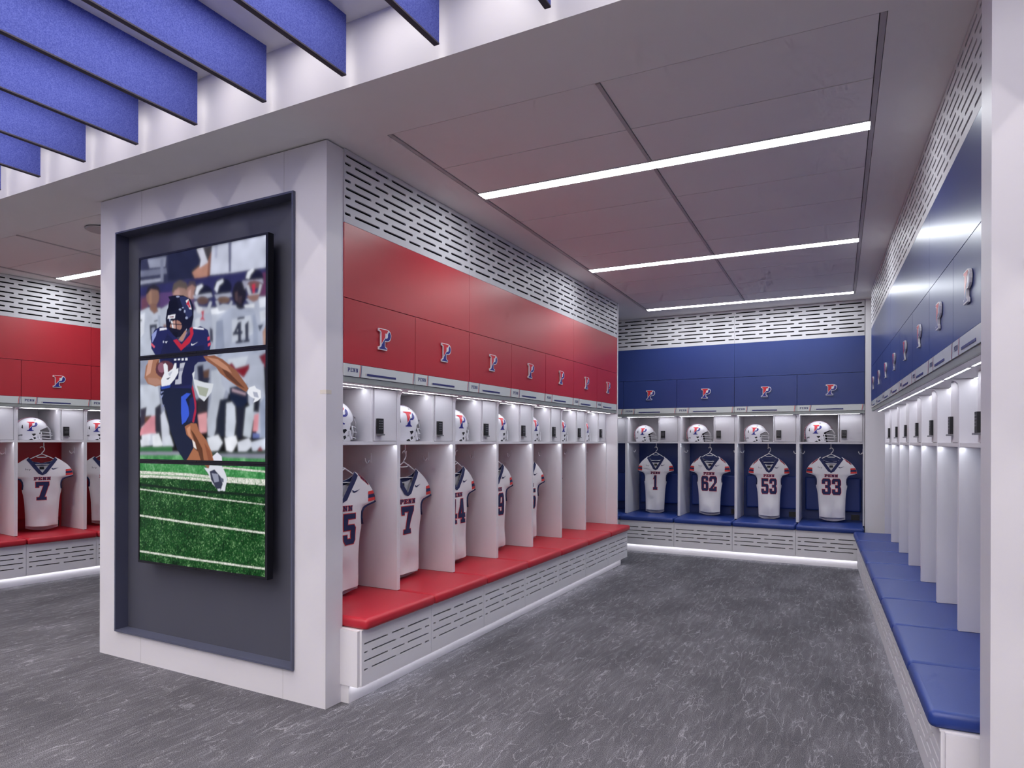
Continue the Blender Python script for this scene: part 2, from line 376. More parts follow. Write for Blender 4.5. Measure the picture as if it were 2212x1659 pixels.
('5a3440','316,1669 310,1651 292,1636 266,1627 234,1625 201,1630 174,1642 155,1658 148,1678 155,1696 173,1711 201,1720 233,1722 265,1717 292,1705 310,1688'),
('8c5c6e','233,1684 230,1672 221,1662 208,1657 194,1658 181,1664 172,1674 169,1687 172,1699 181,1708 194,1713 208,1712 221,1706 230,1696'),
('e2e4ec','202,1580 197,1616 225,1653 217,1702 233,1709 253,1695 257,1657 297,1675 312,1703 328,1704 328,1671 344,1676 344,1650 313,1616 273,1587 230,1581'),
('30344a','242,1622 281,1630 257,1616 246,1619'),
('b4b8c8','257,1649 297,1663 273,1633'),
('b6b8c8','359,1700 401,1703 382,1659 371,1629 371,1589 317,1588 321,1613 344,1615 352,1660'),
('8c8ea4','351,1675 390,1676 382,1659 352,1658'),
('8c5a44','548,1729 635,1729 700,1704 805,1639 873,1570 893,1545 876,1527 822,1553 742,1594 679,1633 650,1665 574,1703'),
('b8846c','574,1723 664,1706 735,1666 770,1628 717,1648 646,1683'),
('5e3a2e','693,1656 735,1642 822,1579 866,1546 805,1567 728,1613'),
('e4e6ee','883,1522 897,1550 936,1558 950,1543 979,1533 983,1496 960,1482 927,1472 937,1492 907,1503'),
('a6aabc','923,1528 956,1524 966,1496 933,1502'),
('d2d6de','459,1640 481,1654 474,1610 556,1589 629,1579 614,1536 556,1488 512,1514 482,1565'),
('a2a89a','497,1574 592,1556 571,1512 519,1524'),
('18203a','189,1575 467,1560 497,1480 505,1376 464,1369 399,1362 422,1319 468,1270 472,1247 426,1174 392,1174 338,1231 274,1345 250,1435 210,1487'),
('2844a0','194,1580 281,1587 274,1572 202,1564'),
('3a5ad0','368,1518 414,1537 448,1533 406,1502 429,1462 437,1419 407,1382 376,1367 368,1433'),
('20285c','437,1506 482,1518 482,1394 422,1377 437,1432'),
('a82844','463,1580 478,1540 493,1480 493,1431 475,1376 460,1381 482,1456 474,1500 455,1561'),
('8a94c0','194,1552 222,1553 194,1539'),
('8a94c0','194,1526 218,1536 198,1508'),
('7c86b8','202,1472 230,1479 210,1467'),
('a0664a','399,1357 452,1374 497,1371 512,1336 575,1282 616,1221 637,1166 532,1164 505,1233 460,1282 414,1312'),
('5e3826','445,1344 475,1319 498,1294 542,1238 557,1164 520,1171 483,1270'),
('c88e70','414,1344 445,1362 445,1319 468,1282 430,1307'),
('e8dcd8','460,1287 483,1270 498,1232 472,1245'),
('8a5038','557,1270 601,1228 630,1165 594,1165'),
('a46a4c','472,1242 509,1220 535,1164 400,1162 423,1182'),
('dcdcea','623,1197 659,1219 694,1198 698,1167 637,1166'),
('G1','-16,1162 1039,1168 1041,570 -14,462'),
('G2','-16,1162 1039,1163 1039,1080 630,1097 -16,1107'),
('1c2c26','388,1156 576,1152 557,1145 445,1145'),
('GW','702,1143 1023,1128 1023,1119 702,1133'),
('GW','5,1105 408,1102 630,1092 1023,1085 1023,1055 631,1063 330,1069 5,1068'),
('G2','5,1089 408,1087 631,1078 631,1075 408,1082 5,1084'),
('0e2418','5,1036 192,1027 408,1019 667,1014 1024,1011 1024,995 702,1000 408,1006 5,1020'),
('GW','6,1005 484,984 1021,962 1021,957 484,977 6,998'),
('GW','6,857 484,838 1021,822 1021,813 484,828 6,847'),
('GW','7,654 485,647 1022,644 1022,635 485,637 7,644'),
('8c5a44','557,1152 623,1148 616,1131 587,1130'),
('d4d6e0','557,1135 594,1131 601,1150 695,1147 723,1109 737,1076 723,1037 695,1017 667,1021 623,1051 594,1099'),
('34384c','601,1116 638,1127 688,1089 702,1053 688,1022 652,1028 612,1073'),
('8e92a6','616,1107 666,1103 674,1065 638,1059'),
('565a70','681,1089 709,1080 709,1061 688,1065'),
('c8cad6','667,1026 684,1029 681,1014 663,1016'),
('d8dae4','699,1034 723,1037 720,1016 702,1017'),
('2060c8','425,592 455,590 455,586 425,589')]

# ------------------------------------------------------------------ setting
ZC, ZU = 2.718, 2.985                      # aisle ceiling, upper ceiling
PX0, PX1, PY = -4.055, -2.25, 2.374        # pier with the displays
def struct(o): return tag(o, kind='structure')
struct(box('floor', -9.2, 4.2, -5.6, 8.6, -0.05, 0.0, M['carpet']))
struct(box('wall_back', -7.4, 1.6, 8.19, 8.34, 0, ZC, M['wall']))
struct(box('wall_rear', -9.2, 4.2, -5.6, -5.45, 0, 3.2, M['wall']))
struct(box('wall_far_left', -9.2, -9.05, -5.45, 8.5, 0, 3.2, M['wall']))
struct(box('wall_far_right', 4.05, 4.2, -5.45, 2.6, 0, 3.2, M['wall']))
struct(box('ceiling_upper', -9.05, 4.05, -5.45, 2.16, ZU, ZU + 0.1, M['ceil']))
struct(box('wall_fascia', -9.05, 4.05, 2.075, 2.16, ZC + 0.0006, ZU, M['wall']))
# pier: front built round the display recess
R0X, R1X, RZ0, RZ1, RYB = -3.885, -2.452, 0.155, 2.50, 2.435
pm_ = MB(); PT = ZC - 0.007; pm_.box(PX0, R0X, PY, 2.49, 0, PT).box(R1X, PX1, PY, 2.49, 0, PT).box(R0X, R1X, PY, 2.49, 0, RZ0).box(R0X, R1X, PY, 2.49, RZ1, PT).box(R0X, R1X, RYB + 0.004, 2.49, RZ0, RZ1)
pier = struct(pm_.build('wall_front', M['wall'], recalc=False))
box('shadow_gap', PX0 + 0.015, PX1 - 0.015, PY + 0.015, 2.49, PT, ZC - 0.0005, M['gap'], pier)
box('recess_panel', R0X, R1X, RYB, RYB + 0.004, RZ0, RZ1, M['slate'], pier)
fr = MB(); t, d0 = 0.010, PY - 0.016
fr.box(R0X, R0X + t, d0, RYB, RZ0, RZ1).box(R1X - t, R1X, d0, RYB, RZ0, RZ1).box(R0X + t, R1X - t, d0, RYB, RZ1 - t, RZ1).box(R0X + t, R1X - t, d0, RYB, RZ0, RZ0 + t)
fr.build('recess_frame', M['slatef'], pier, recalc=False)
for sx in (-3.66, -2.53):                        # fine vertical joints of the pier panelling
    box('panel_joint', sx, sx + 0.0015, PY - 0.0006, PY + 0.001, 0.0, RZ0, M['ctrim'], pier); box('panel_joint', sx, sx + 0.0015, PY - 0.0006, PY + 0.001, RZ1, ZC - 0.008, M['ctrim'], pier)
tp = MB(); tp.box(PX1 - 0.038, PX1 + 0.0008, PY - 0.0008, PY, 1.503, 1.522).box(PX1, PX1 + 0.0008, PY, PY + 0.035, 1.503, 1.522)
tag(tp.build('tape_strip', pm('beige_tape', 'd8d0c4', 0.7), recalc=False), 'small pale tape strip wrapped round the screen pillar edge', 'tape')
struct(box('wall_centre', PX0, -2.87, 2.49, 6.62, 0, ZC, M['wall']))

# right pier (edge of the opening) and walls behind the banks
def frame(origin, ang):
    c, s = math.cos(ang), math.sin(ang)
    return lambda x, y, z=0.0: (origin[0] + x * c - y * s, origin[1] + x * s + y * c, z)
class Bank:
    def __init__(s, key, origin, ang, P, col): s.key, s.o, s.a, s.P, s.col = key, origin, ang, P, col; s.at = frame(origin, ang)
RED = Bank('red', (-2.245, 2.49), math.radians(90), 0.588, 'red')
BACK = Bank('back', (-2.488, 7.56), 0.0, 0.631, 'navy')
RIGHT = Bank('right', (0.337, 2.611), math.radians(-86.86), 0.588, 'navy')
LEFT = Bank('left', (-6.53, 3.4), math.radians(83.5), 0.565, 'red')
def quadwall(name, pts, z0, z1, mat):
    b = MB(); n = len(pts); b.v = [(x, y, z0) for x, y in pts] + [(x, y, z1) for x, y in pts]
    b.f = [tuple(range(n))[::-1], tuple(range(n, 2 * n))] + [(i, (i + 1) % n, n + (i + 1) % n, n + i) for i in range(n)]; b.m = [0] * len(b.f)
    return struct(b.build(name, mat))
ra = RIGHT.at
rp = [ra(0.160, -0.022)[:2], ra(0.160, 0.62)[:2], (4.1, 2.62), (4.1, ra(0.29, -0.022)[1]), ra(0.29, -0.022)[:2]]
quadwall('wall_right', rp, 0, ZC, M['wall'])
quadwall('wall_right_rear', [ra(0.16, 0.63)[:2], ra(-5.6, 0.63)[:2], ra(-5.6, 0.75)[:2], ra(0.16, 0.75)[:2]], 0, ZC, M['wall'])
la = LEFT.at
quadwall('wall_left', [la(-6.0, 0.63)[:2], la(4.6, 0.63)[:2], la(4.6, 0.75)[:2], la(-6.0, 0.75)[:2]], 0, ZC, M['wall'])
# white filler panel closing the corner between the back and the right bank
struct(box('trim_1', 0.040, 0.62, 7.562, 7.585, 0, ZC, M['white']))

# aisle ceiling: flat sheet with a panelled recess over each aisle
def recess_sheet(name, corners, hole, z0, z1, mat):
    b = MB(); O, H = corners, hole
    for i in range(4):
        j = (i + 1) % 4; b.face([(*O[i], z0), (*O[j], z0), (*H[j], z0), (*H[i], z0)]); b.face([(*H[i], z0), (*H[j], z0), (*H[j], z1), (*H[i], z1)])
    return struct(b.build(name, mat, recalc=False))
def rrect(org, ang, w, l):
    f = frame(org, ang); return [f(0, 0)[:2], f(w, 0)[:2], f(w, l)[:2], f(0, l)[:2]], f
CA = math.radians(1.5)
holeR, fR = rrect((-1.976, 2.482), CA, 2.055, 4.70)
holeL, fL = rrect((-6.36, 2.47), math.radians(1.0), 2.10, 4.3)
ceilA = recess_sheet('ceiling', [(-3.2, 2.075), (4.1, 2.075), (4.1, 8.3), (-3.2, 8.3)], holeR, ZC, ZC + 0.03, M['ceil'])
ceilB = recess_sheet('ceiling_side', [(-9.05, 2.075), (-3.2, 2.075), (-3.2, 8.3), (-9.05, 8.3)], holeL, ZC, ZC + 0.03, M['ceil'])
box('ceiling_backing', -9.05, 4.1, 2.16, 8.3, ZC + 0.03, ZC + 0.06, M['gap'], ceilA)
def ceiling_panels(parent, f, w, l, spine, rows, lights, ang):
    tw = 0.022                                             # pale trim border
    def pane(x0, x1, y0, y1, z0, z1, name, mat):
        b = MB(); c = [f(x0, y0), f(x1, y0), f(x1, y1), f(x0, y1)]; b.v = [(p[0], p[1], z0) for p in c] + [(p[0], p[1], z1) for p in c]
        b.f = [(0, 3, 2, 1), (4, 5, 6, 7), (0, 1, 5, 4), (1, 2, 6, 5), (2, 3, 7, 6), (3, 0, 4, 7)]; b.m = [0] * 6; return b.build(name, mat, parent, recalc=False)
    for q in ((0.002, tw, 0.004, l - 0.004), (w - tw, w - 0.002, 0.004, l - 0.004), (spine - 0.008, spine + 0.008, 0.012, l - 0.012)): pane(*q, ZC + 0.0015, ZC + 0.02, 'trim_strip', M['ctrim'])
    ys = [0.012]
    for r in rows: ys.append(r)
    for a, b in rows_pairs(rows, l):
        pane(tw + 0.003, spine - 0.011, a + 0.003, b - 0.003, ZC + 0.006, ZC + 0.022, 'ceiling_panel', M['ctile']); pane(spine + 0.011, w - tw - 0.003, a + 0.003, b - 0.003, ZC + 0.006, ZC + 0.022, 'ceiling_panel', M['ctile'])
def rows_pairs(rows, l):
    out = []
    for i in range(0, len(rows) - 1):
        if rows[i] is None or rows[i + 1] is None: continue
        out.append((rows[i], rows[i + 1]))
    return out
RW = [0.010, 0.455, 0.84, None, 0.935, 1.40, 1.885, 2.35, 2.745, None, 2.845, 3.31, 3.80, 4.29, 4.60]
LIGHTS = [(0.844, 0.931), (2.749, 2.841), (4.604, 4.690)]
ceiling_panels(ceilA, fR, 2.055, 4.70, 1.035, RW, LIGHTS, CA)
ceiling_panels(ceilB, fL, 2.10, 4.3, 1.09, [0.010, 0.48, 0.855, None, 0.945, 1.42, 1.90, 2.37, 2.76, None, 2.86, 3.32, 3.8, 4.28], LIGHTS, 0)
def aisle_light(f, w, y0, y1, label):
    b = MB(); c = [f(0.02, y0), f(w - 0.02, y0), f(w - 0.02, y1), f(0.02, y1)]
    z0, z1 = ZC + 0.001, ZC + 0.024; b.v = [(p[0], p[1], z0) for p in c] + [(p[0], p[1], z1) for p in c]
    b.f = [(0, 3, 2, 1), (4, 5, 6, 7), (0, 1, 5, 4), (1, 2, 6, 5), (2, 3, 7, 6), (3, 0, 4, 7)]; b.m = [1, 0, 0, 0, 0, 0]
    tag(b.build('ceiling_light', [M['plast'], M['aisle']], recalc=False), label, 'light', 'linear lights set in the aisle ceilings')
for k, (a, b) in enumerate(LIGHTS): aisle_light(fR, 2.055, a, b, 'bright linear light crossing the aisle ceiling, ' + ['beside the opening', 'in the middle of three', 'beside the blue lockers end wall'][k])
aisle_light(fL, 2.10, 0.859, 0.941, 'linear ceiling light in the aisle beyond the screen pillar')
spk = MB(); cx, cy = -4.60, 2.70
for i in range(24):
    a0, a1 = 2 * math.pi * i / 24, 2 * math.pi * (i + 1) / 24
    spk.face([(cx + 0.1 * math.cos(a0), cy + 0.1 * math.sin(a0), ZC - 0.002), (cx + 0.1 * math.cos(a1), cy + 0.1 * math.sin(a1), ZC - 0.002), (cx + 0.092 * math.cos(a1), cy + 0.092 * math.sin(a1), ZC - 0.008), (cx + 0.092 * math.cos(a0), cy + 0.092 * math.sin(a0), ZC - 0.008)])
    spk.face([(cx, cy, ZC - 0.004), (cx + 0.092 * math.cos(a0), cy + 0.092 * math.sin(a0), ZC - 0.008), (cx + 0.092 * math.cos(a1), cy + 0.092 * math.sin(a1), ZC - 0.008)])
tag(spk.build('ceiling_speaker', M['ctrim']), 'round white speaker grille in the ceiling beside the screen pillar', 'speaker')

# blue felt baffles with linear lights in the bays between them
BX = [-4.472, -4.052, -3.622, -3.177, -2.736, -2.287, -1.838, -1.391, -0.939]
def baffle(x, label, group):
    o = tag(empty('felt_baffle', (x, 0, 2.745)), label, 'baffle', group)
    box('felt_panel', -0.011, 0.011, -4.6, 2.035, 0.004, ZU - 2.745, M['felt'], o); box('edge_strip', -0.0115, 0.0115, -4.6, 2.036, -0.002, 0.004, M['felte'], o)
for k, x in enumerate(BX[::-1]): baffle(x, 'blue felt ceiling baffle, %s of nine counting from the three-light aisle' % ORD[k], 'blue felt ceiling baffles')
OUT = [-4.92 - 0.447 * i for i in range(5)] + [-0.492 + 0.447 * i for i in range(8)]
for x in OUT: baffle(x, 'blue felt ceiling baffle outside the visible row', 'more blue felt baffles')
ALLX = sorted(BX + OUT)
for a, b in zip(ALLX[:-1], ALLX[1:]):
    x = (a + b) / 2; vis = -4.5 < x < -0.9
    o = lamp('bay_light', x - 0.006, x + 0.006, -4.5, 1.96, ZU - 0.008, ZU - 0.002, M['bay'])
    if vis: tag(o, 'linear light between the %s and %s blue baffles counted from the aisle' % (ORD[BX[::-1].index(b)], ORD[BX[::-1].index(b) + 1]), 'light', 'linear lights between the baffles')
    else: tag(o, 'linear ceiling light between baffles outside the visible row', 'light', 'more linear lights between baffles')

# ------------------------------------------------------------------ lettering and emblem shapes (unit boxes)
def R(x0, z0, x1, z1): return [(x0, z0), (x1, z0), (x1, z1), (x0, z1)]
GL = {
 'P': [R(.12, 0, .40, 1), R(0, 0, .54, .15), R(0, .85, .72, 1), [(.70, .42), (.90, .42), (1, .52), (1, .90), (.90, 1), (.70, 1)], R(.38, .42, .75, .57)],
 'E': [R(.12, 0, .40, 1), R(0, .84, .97, 1), R(.78, .68, .97, 1), R(.38, .43, .70, .57), R(0, 0, .97, .16), R(.78, 0, .97, .32)],
 'N': [R(.10, 0, .32, 1), R(.68, 0, .90, 1), [(.08, 1), (.36, 1), (.92, 0), (.64, 0)], R(0, .87, .36, 1), R(0, 0, .44, .13), R(.56, .87, 1, 1)],
 '1': [R(.30, 0, .70, 1), R(.08, 0, .92, .15), [(.06, .74), (.32, .80), (.32, 1), (.22, .92)]],
 '2': [[(.14, .83), (.86, .83), (.86, 1), (.14, 1)], [(.66, .50), (1, .58), (1, .88), (.86, 1), (.66, 1)], [(0, .66), (.34, .66), (.34, 1), (.14, 1), (0, .88)], [(.62, .52), (1, .60), (.46, .16), (0, .10)], R(0, 0, 1, .17), R(.70, 0, 1, .28)],
 '3': [R(.14, .83, .86, 1), [(0, .68), (.34, .68), (.34, 1), (.14, 1), (0, .88)], [(.66, .56), (.92, .56), (1, .62), (1, .88), (.86, 1), (.66, 1)], R(.38, .42, .88, .58), [(.66, 0), (.86, 0), (1, .12), (1, .38), (.92, .48), (.66, .48)], R(.14, 0, .86, .17), [(.14, 0), (.34, 0), (.34, .32), (0, .32), (0, .12)]],
 '4': [[(.40, 1), (.66, 1), (.30, .38), (0, .38)], R(.46, 0, .80, 1), R(0, .22, 1, .39), R(.32, 0, .96, .14)],
 '5': [R(.04, .83, .95, 1), R(.04, .46, .36, 1), R(.04, .46, .86, .63), [(.66, 0), (.86, 0), (1, .12), (1, .52), (.86, .63), (.66, .63)], R(.14, 0, .86, .17), [(.14, 0), (.34, 0), (.34, .30), (0, .30), (0, .12)]],
 '6': [[(0, .12), (.14, 0), (.34, 0), (.34, 1), (.14, 1), (0, .88)], R(.14, .83, .86, 1), [(.66, .70), (1, .70), (1, .88), (.86, 1), (.66, 1)], R(.2, .46, .86, .62), [(.66, 0), (.86, 0), (1, .12), (1, .50), (.86, .62), (.66, .62)], R(.14, 0, .86, .17)],
 '7': [R(0, .80, 1, 1), R(0, .70, .24, 1), [(.62, .84), (1, .84), (.64, .12), (.26, .12)], R(.08, 0, .80, .15)],
 '9': [[(1, .88), (.86, 1), (.66, 1), (.66, 0), (.86, 0), (1, .12)], R(.14, 0, .86, .17), [(.34, .30), (0, .30), (0, .12), (.14, 0), (.34, 0)], R(.14, .38, .8, .54), [(.34, 1), (.14, 1), (0, .88), (0, .50), (.14, .38), (.34, .38)], R(.14, .83, .86, 1)],
}
def grow(poly, t, sx=1.0, sz=1.0):                          # push a convex outline out by t (metres)
    n = len(poly); P = [Vector((x, z)) for x, z in poly]; area = sum(P[i].x * P[(i + 1) % n].y - P[(i + 1) % n].x * P[i].y for i in range(n)); sg = 1 if area > 0 else -1
    out = []
    for i in range(n):
        e0 = (P[i] - P[i - 1]).normalized(); e1 = (P[(i + 1) % n] - P[i]).normalized(); n0 = Vector((e0.y, -e0.x)) * sg; n1 = Vector((e1.y, -e1.x)) * sg
        b = n0 + n1; k = t * 2 / max(0.6, b.length_squared); out.append((P[i].x + b.x * k, P[i].y + b.y * k))
    return out
def text_polys(txt, x0, z0, w, h, gap):                     # convex outlines of a word, letters w wide
    out = []
    for i, ch in enumerate(txt):
        for g in GL[ch]: out.append([(x0 + i * (w + gap) + x * w, z0 + z * h) for x, z in g])
    return out
EM_OUT = [(0, 1), (.55, 1), (.72, .975), (.84, .90), (.90, .78), (.90, .66), (.84, .53), (.74, .45), (.62, .415), (.46, .41), (.46, .20), (.50, .145), (.60, .135), (.60, 0), (0, 0), (0, .14), (.09, .15), (.15, .20), (.15, .80), (.09, .855), (0, .865)]
EM_RED = [(.04, .96), (.55, .96), (.67, .945), (.565, .80), (.455, .80), (.455, .62), (.19, .285), (.19, .82), (.12, .895), (.04, .905)]
EM_NAVY = [(.20, .25), (.46, .565), (.56, .565), (.63, .605), (.655, .68), (.655, .775), (.735, .905), (.81, .85), (.86, .765), (.86, .67), (.805, .56), (.72, .49), (.61, .455), (.42, .45), (.42, .185), (.475, .11), (.56, .10), (.56, .04), (.04, .04), (.04, .10), (.115, .115), (.19, .18)]

# ------------------------------------------------------------------ slotted panels
def slots_for(x0, x1, P, parity, margin):                    # slot intervals of one row between x0 and x1
    k = P / 0.588; out = []
    base = [(.012, .204), (.235, .343), (.371, .563)] if parity == 0 else [(-.060, .048), (.077, .271), (.303, .497), (.528, .636)]
    i0 = int(math.floor(x0 / P)) - 1; i1 = int(math.ceil(x1 / P)) + 1
    for i in range(i0, i1):
        for a, b in base[:3]:
            a, b = i * P + a * k, i * P + b * k; a, b = max(a, x0 + margin), min(b, x1 - margin)
            if b - a > 0.012: out.append((a, b))
    return sorted(out)
def slotted(name, x0, x1, z0, z1, y0, y1, rows, h, mat, parent=None, back=None, backd=0.012):
    b = MB(); rows = sorted(rows, key=lambda r: r[0]); zc = z0
    for z, iv in rows:
        a, c = z - h / 2, z + h / 2; b.face([(x0, y0, zc), (x1, y0, zc), (x1, y0, a), (x0, y0, a)]); x = x0; ch = h * 0.36
        for s, e in iv:
            b.face([(x, y0, a), (s, y0, a), (s, y0, c), (x, y0, c)]); x = e
            for (px, sgn) in ((s, 1), (e, -1)):
                b.face([(px, y0, a), (px + sgn * ch, y0, a), (px, y0, a + ch)]); b.face([(px, y0, c), (px + sgn * ch, y0, c), (px, y0, c - ch)])
            b.face([(s, y0, a), (e, y0, a), (e, y1, a), (s, y1, a)]); b.face([(s, y0, c), (e, y0, c), (e, y1, c), (s, y1, c)])
            b.face([(s, y0, a), (s, y1, a), (s, y1, c), (s, y0, c)]); b.face([(e, y0, a), (e, y1, a), (e, y1, c), (e, y0, c)])
        b.face([(x, y0, a), (x1, y0, a), (x1, y0, c), (x, y0, c)]); zc = c
    b.face([(x0, y0, zc), (x1, y0, zc), (x1, y0, z1), (x0, y0, z1)])
    for xx in (x0, x1): b.face([(xx, y0, z0), (xx, y1, z0), (xx, y1, z1), (xx, y0, z1)])
    for zz in (z0, z1): b.face([(x0, y0, zz), (x1, y0, zz), (x1, y1, zz), (x0, y1, zz)])
    o = b.build(name, mat, parent, recalc=False)
    return o
ROWS_TOP = [(2.685, 0), (2.645, 1), (2.604, 0), (2.562, 1), (2.523, 0), (2.482, 1), (2.441, 0), (2.398, 1)]
ROWS_BENCH = [(.291, 0), (.249, 1), (.207, 0), (.165, 1)]
def top_panels(bank, spans, desc, colname):
    for k, (a, b) in enumerate(spans):
        rows = [(z, slots_for(a, b, bank.P, p, 0.004)) for z, p in ROWS_TOP]
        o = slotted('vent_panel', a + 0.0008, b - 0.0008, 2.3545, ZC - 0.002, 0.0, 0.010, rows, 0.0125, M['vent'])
        o.location = (*bank.o, 0); o.rotation_euler = (0, 0, bank.a)
        tag(o, 'white slotted vent panel under the ceiling, ' + desc[k], 'vent panel', 'white slotted panels above the lockers')
        box('backing', a, b, 0.024, 0.03, 2.355, ZC - 0.002, M['dark'], o)
        f = box('fascia_panel', a + 0.0008, b - 0.0008, 0.0, 0.016, 1.987, 2.353, M[bank.col]); f.location = (*bank.o, 0); f.rotation_euler = (0, 0, bank.a)
        tag(f, '%s laminate panel above the locker doors, %s' % (colname, desc[k]), 'wall panel', 'plain laminate panels above the locker doors')
        box('backing', a, b, 0.018, 0.028, 1.987, 2.353, M['gap'], f)

# ------------------------------------------------------------------ lockers
def emblem(parent, cx, cz, size, y):
    s = size; b = MB(); b.prism([(cx + (x - .45) * s * 1.02, cz + (z - .5) * s) for x, z in EM_OUT], y - 0.010, y - 0.002)
    for poly, mi in ((EM_RED, 1), (EM_NAVY, 2)): b.face([(cx + (x - .45) * s * 1.02, y - 0.0106, cz + (z - .5) * s) for x, z in poly], mi)
    return b.build('emblem', [M['emw'], M['emr'], M['emn']], parent)
def make_locker(bank, bench_end=None):
    P = bank.P; D = 0.115; B = 0.605; lam = M[bank.col]; vin = M[bank.col + 'v']; W = M['white']; be = bench_end if bench_end else P
    t = empty('locker')
    # sides with the curved bracket under the cabinet
    prof = [(D, .419), (D, 1.528), (D - .004, 1.546), (D - .014, 1.558), (D - .030, 1.565), (D - .046, 1.568), (B, 1.568), (B, .419)]
    for x0 in (0.0, P - 0.015):
        b = MB(); n = len(prof); b.v = [(x0 + .0004, y, z) for y, z in prof] + [(x0 + .0146, y, z) for y, z in prof]
        b.f = [tuple(range(n)), tuple(range(n, 2 * n))[::-1]] + [(i, n + i, n + (i + 1) % n, (i + 1) % n) for i in range(n)]; b.m = [0] * len(b.f); b.build('side_panel', W, t)
    box('back_panel', .015, P - .015, B - .012, B, .36, 1.258, lam, t)
    box('cubby_back', .015, P - .015, B - .012, B, 1.276, 1.568, W, t)
    box('shelf', .015, P - .015, D + .003, B - .012, 1.258, 1.276, W, t)
    box('cubby_divider', .612 * P, .612 * P + .014, D + .012, B - .012, 1.276, 1.568, W, t)
    sd = box('safe_door', .612 * P + .018, P - .018, D + .004, D + .018, 1.2785, 1.5655, W, t)
    k = MB(); kx = .665 * P; k.box(kx, kx + .048, D - .010, D + .006, 1.318, 1.402).box(kx + .002, kx + .048, D - .019, D + .006, 1.309, 1.317, 1)
    for r_ in range(4):
        for c_ in range(3): k.box(kx + .008 + c_ * .012, kx + .015 + c_ * .012, D - .0115, D - .010, 1.385 - r_ * .014, 1.391 - r_ * .014, 1)
    k.build('keypad_lock', [M['black'], M['grey']], sd, recalc=False)
    # cabinet with door, nameplate, rail
    box('cabinet_body', .003, P - .003, .030, B, 1.585, 1.986, W, t); box('soffit', .0004, P - .0004, .016, B, 1.569, 1.585, W, t)
    box('rail', .0004, P - .0004, .004, .016, 1.571, 1.598, M['rail'], t)
    dr = box('cabinet_door', .0018, P - .0018, 0.0, .018, 1.6635, 1.9835, lam, t); emblem(dr, .52 * P, 1.815, .113, 0.0)
    npl = box('nameplate', .0018, P - .0018, -.001, .018, 1.600, 1.6615, M['acryl'], t); k_ = P / .588
    b = MB()
    for poly in text_polys('PENN', .026 * k_, 1.622, .0165 * k_, .020, .0035 * k_): b.face([(x, -.0016, z) for x, z in poly])
    b.build('lettering', M['ink'], npl)
    z0, z1 = 1.600, 1.6615
    for xs, mi in ((.112, 0), (.121, 1), (.562, 0), (.571, 1)):
        b = MB(); sl = .007; b.face([((xs) * k_, -.0016, z0), ((xs + .0042) * k_, -.0016, z0), ((xs + .0042 + sl) * k_, -.0016, z1), ((xs + sl) * k_, -.0016, z1)]); b.build('slanted_stripe', M['ink'] if mi else M['orange'], npl)
    b = MB(); b.box(.172 * k_, .408 * k_, -.003, -.001, 1.6125, 1.6225).box(.160 * k_, .166 * k_, -.0026, -.001, 1.612, 1.623, 1); b.build('name_bar', [M['ink'], M['ctrim']], npl, recalc=False)
    # lights
    lamp('led_strip', .020, P - .045, .056, .066, 1.5665, 1.569, M['led'], t); lamp('led_strip', .018, .60 * P, .170, .179, 1.5665, 1.569, M['led'], t)
    lamp('led_strip', .018, P - .018, D + .010, D + .019, 1.256, 1.258, M['leds'], t)
    # hooks, hanger peg, cushions, outlet
    for xs, sg in ((.015, 1), (P - .015, -1)):
        h = MB(); h.box(min(xs, xs + sg * .003), max(xs, xs + sg * .003), .305, .330, 1.150, 1.205)
        h.tube([(xs + sg * .004, .318, 1.165), (xs + sg * .012, .318, 1.152), (xs + sg * .026, .318, 1.149), (xs + sg * .036, .318, 1.160), (xs + sg * .040, .318, 1.178)], .0045, 6); h.build('coat_hook', M['plast'], t)
    hx = P * .5; h = MB(); h.tube([(hx, .290, 1.258), (hx, .290, 1.220)], .004, 6); h.tube([(hx, .290 + .010 * math.sin(q), 1.212 + .010 * math.cos(q)) for q in [i * math.pi / 5 for i in range(9)]], .0028, 5); h.build('hanger_peg', M['plast'], t)
    rbox('back_cushion', .045, P - .030, B - .068, B - .013, .515, .885, vin, t, .018, 3)
    ot = MB(); ot.box(.80 * P, .93 * P, B - .022, B - .0125, .425, .482).box(.83 * P, .855 * P, B - .0235, B - .022, .44, .47, 1).box(.875 * P, .90 * P, B - .0235, B - .022, .44, .47, 1); ot.build('power_outlet', [M['black'], M['bezel']], t, recalc=False)
    sc_ = rbox('seat_cushion', .0025, be - .0025, -.148, B - .02, .3635, .4185, vin, t, .020, 4)
    # bench
    rows = [(z, slots_for(0, be, P, p, .020)) for z, p in ROWS_BENCH]
    slotted('bench_front', .0015, be - .0015, .0885, .3600, -.115, -.103, rows, .0085, M['panel'], t)
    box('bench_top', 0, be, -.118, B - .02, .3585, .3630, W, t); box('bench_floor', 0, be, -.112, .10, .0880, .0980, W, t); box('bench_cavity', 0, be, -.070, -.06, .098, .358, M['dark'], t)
    box('toe_kick', 0, be, -.045, -.030, .0005, .0880, W, t); lamp('led_strip', .0, be, -.066, -.056, .0855, .0880, M['ledt'], t)
    return t
def lay(bank, n0, n, label, group, first_extra=None):
    out = []; proto = make_locker(bank)
    for i in range(n):
        o = proto if i == 0 else copy_tree(proto); out.append(o)
        o.location = bank.at((n0 + i) * bank.P if not isinstance(n0, float) else n0 + i * bank.P, 0); o.rotation_euler = (0, 0, bank.a); tag(o, label(i), 'locker', group)
    return out
red_l = lay(RED, 0, 7, lambda i: 'white open locker with red door and seat, %s from the screen pillar' % ORD[i], 'lockers with red seats beside the screen pillar')
